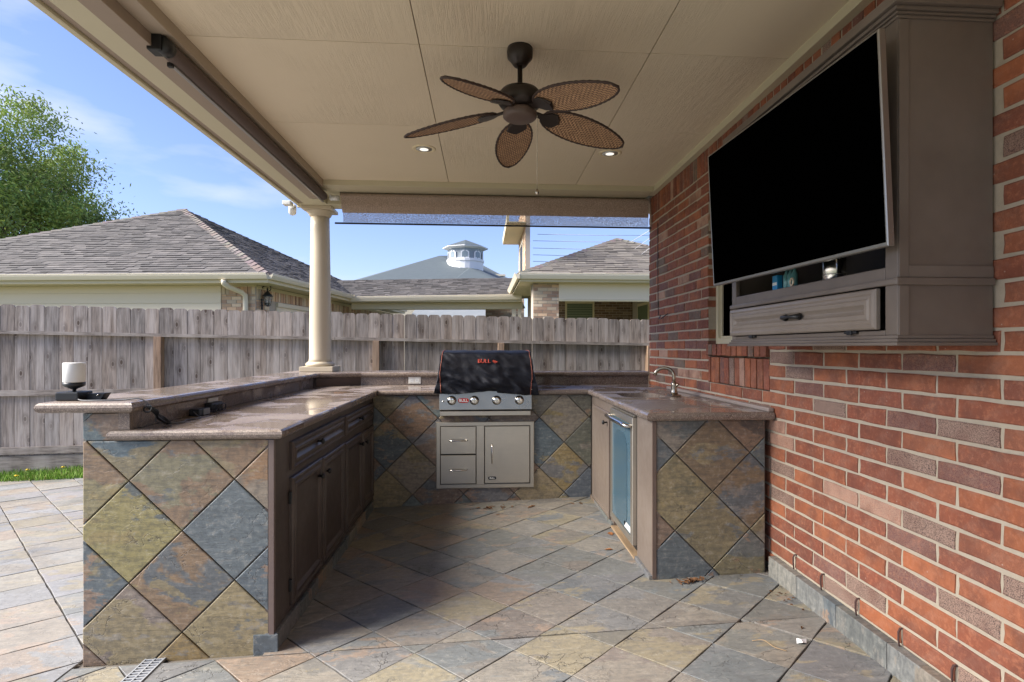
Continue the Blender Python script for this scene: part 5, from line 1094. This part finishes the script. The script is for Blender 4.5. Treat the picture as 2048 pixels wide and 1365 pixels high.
gutter('gutter', e0+Vector((0,-.02,.02)), e1+Vector((0,-.02,.02)), (0,-1,0), H6, .16)
m = MB(); m.box((e0.x+.3,32.5,-.4),(e1.x-.3,40,e0.z-.14)); part('wall', m, MT['siding'], H6)
cu = at(931,515,36); wpx = 36/1130
cup = MB(); zt = lambda v: 1.227+(695-v)*36/1130
WH = plain('white trim far', (.8,.8,.8), .5); GY = plain('pale grey siding', (.27,.31,.34), .6)
part('cupola_wall', MB().lathe([(35*wpx,zt(540)),(35*wpx,zt(500))], 8, (cu.x,36,0), smooth=False), GY, H6)
part('cupola_base', MB().lathe([(34.9*wpx,zt(560)),(35.5*wpx,zt(528)),(37*wpx,zt(527)),(37*wpx,zt(522.5)),(35.5*wpx,zt(522))], 24, (cu.x,36,0), smooth=False), WH, H6)
part('cupola_eave', MB().lathe([(35.1*wpx,zt(502.5)),(44*wpx,zt(500.3)),(45*wpx,zt(499.6)),(45*wpx,zt(498.2)),(44*wpx,zt(498))], 8, (cu.x,36,0), smooth=False), WH, H6)
part('cupola_roof', MB().lathe([(45.3*wpx,zt(498)),(0,zt(481))], 8, (cu.x,36,0), smooth=False), MT['blueroof'], H6)
for k in range(5):
    an = R(-90+45*(k-2)+22.5-22.5); rr = 35*wpx*math.cos(R(22.5))+.02
    if True:
        n_ = Vector((math.cos(an), math.sin(an), 0)); u_ = Vector((-math.sin(an), math.cos(an), 0)); c = Vector((cu.x,36,zt(514.5)))+n_*rr; Fw = frame(tuple(c), tuple(u_), (0,0,1))
        W_, H_ = .26, .24; P = [(-W_,-H_),(W_,-H_),(W_,H_*.6),(W_*.5,H_*1.0),(-W_*.5,H_*1.0),(-W_,H_*.6)]; m = MB(); m.prism(P, 0, .05, Fw); w_ = part('window', m, WH, H6)
        m = MB(); m.prism([(x*.7, y*.72) for x, y in P], .051, .07, Fw); part('pane', m, plain('far glass', (.22,.27,.3), .2), w_)
# leftover lines of an erased house front in the sky, modelled as thin tubes
for i, (ya, xa, xb, lb) in enumerate(((469,1075,1245,'highest of the thin level ghost lines beside the tall wall'),(482,1066,1225,'second of the thin level ghost lines from the top'),(496.5,1066,1180,'middle one of the five thin level ghost lines'),(510,1066,1150,'second lowest of the thin level ghost lines'),(523,1066,1110,'lowest and shortest of the thin level ghost lines'))):
    m = MB(); p, q = at(xa, ya, 13.6), at(xb+60, ya+2.5, 14.6); m.tube([p, p.lerp(q, .5)-Vector((0,0,.01)), q], .006, 5); part('ghost_line', m, plain('pale wire', (.55,.55,.6), .6), label=lb, cat='remnant', group='thin ghost lines beside the tall wall')
for i, (p, q, lb) in enumerate((((1262,484),(1300,461),'uppermost of the slanting thin ghost lines above the right roof'),((1270,498),(1304,474),'second of the slanting thin ghost lines by the brick wall'),((1279,512),(1308,490),'lowest of the slanting thin ghost lines by the brick wall'))):
    m = MB(); m.tube([at(*p,13.2), at(*q,12.4), at(q[0]+40,q[1]-28,11.4)], .006, 5); part('ghost_line', m, plain('pale wire', (.55,.55,.6), .6), label=lb, cat='remnant', group='slanting ghost lines above the right roof')

# ------------------------------------------------------------------ trees
t = NT('leaf green'); a = t.n.new('ShaderNodeAttribute'); a.attribute_name = 'Col'; MT['leaf'] = t.fin(a.outputs['Color'], .55)
tr_ = t.n.new('ShaderNodeBsdfTranslucent'); mxl = t.n.new('ShaderNodeMixShader'); mxl.inputs[0].default_value = .3; t.l.new(a.outputs['Color'], tr_.inputs[0]); t.l.new(t.b.outputs[0], mxl.inputs[1]); t.l.new(tr_.outputs[0], mxl.inputs[2]); t.l.new(mxl.outputs[0], t.out.inputs[0])
MT['bark'] = plain('bark', (.12,.09,.065), .9, var=.5, bump=.8, scale=12)
def tree(name, base, cen, rad, nclump, label, seed, col=(.155,.26,.055), leaf=.075, per=150):
    r = random.Random(seed); T_ = thing(name, base, label, 'tree'); m = MB(); b = Vector(base); c = Vector(cen); fork = b.lerp(c, .45)
    m.tube([b, b.lerp(fork, .5)+Vector((.15,0,0)), fork], [.35,.27,.2], 10); lv = MB(); tips = []
    for i in range(nclump):
        while True:
            d = Vector((r.uniform(-1,1), r.uniform(-1,1), r.uniform(-1,1)))
            if .25 < d.length < 1: break
        d = d.normalized()*(.45+.55*r.random()**.5); bump_ = 1+.22*noise.noise(d*2.2+Vector((seed,0,0)))
        p = c+Vector((d.x*rad[0], d.y*rad[1], d.z*rad[2]))*bump_; tips.append(p)
        if i % 3 == 0:
            mid = fork.lerp(p, .5)+Vector((r.uniform(-.4,.4), r.uniform(-.4,.4), r.uniform(0,.5))); m.tube([fork, mid, p], [.11,.05,.012], 6)
        sz = r.uniform(.35,.85)*rad[0]*.24; out = d.length > .85; tone = r.uniform(.7,1.35)
        ax = Vector((d.x, d.y, d.z+.3)).normalized()
        for k in range(per):
            q = Vector((r.gauss(0,1), r.gauss(0,1), r.gauss(0,.75)))*sz*.6
            if out and r.random() < .35: q += ax*sz*r.uniform(.4, 1.7)*.9; q -= q*.35
            o_ = p+q; a1_ = Vector((r.gauss(0,1), r.gauss(0,1), r.gauss(0,1))).normalized()*leaf*r.uniform(.6,1.3); a2_ = a1_.orthogonal().normalized()*leaf*.32
            tn = tone*r.uniform(.75,1.3); yl = r.random()*.35
            lv.add([o_-a1_, o_+a2_, o_+a1_, o_-a2_], [(0,1,2,3)], (col[0]*tn*(1+yl), col[1]*tn, col[2]*tn))
    part('trunk', m, MT['bark'], T_); part('crown', lv, MT['leaf'], T_, attr=True)
tree('shade_tree', (-20.0, 23, -.4), (-20.4, 23, 6.7), (5.0,4.2,4.2), 320, 'tall airy green tree rising behind the garage roof at the left edge', 3, per=420, leaf=.085)
bp = at(995, 620, 24)
tree('small_tree', (bp.x, 24, -.4), (bp.x-.2, 24, 2.5), (1.1,1.0,.9), 26, 'small green tree seen under the breezeway roof', 9, leaf=.06, per=120)
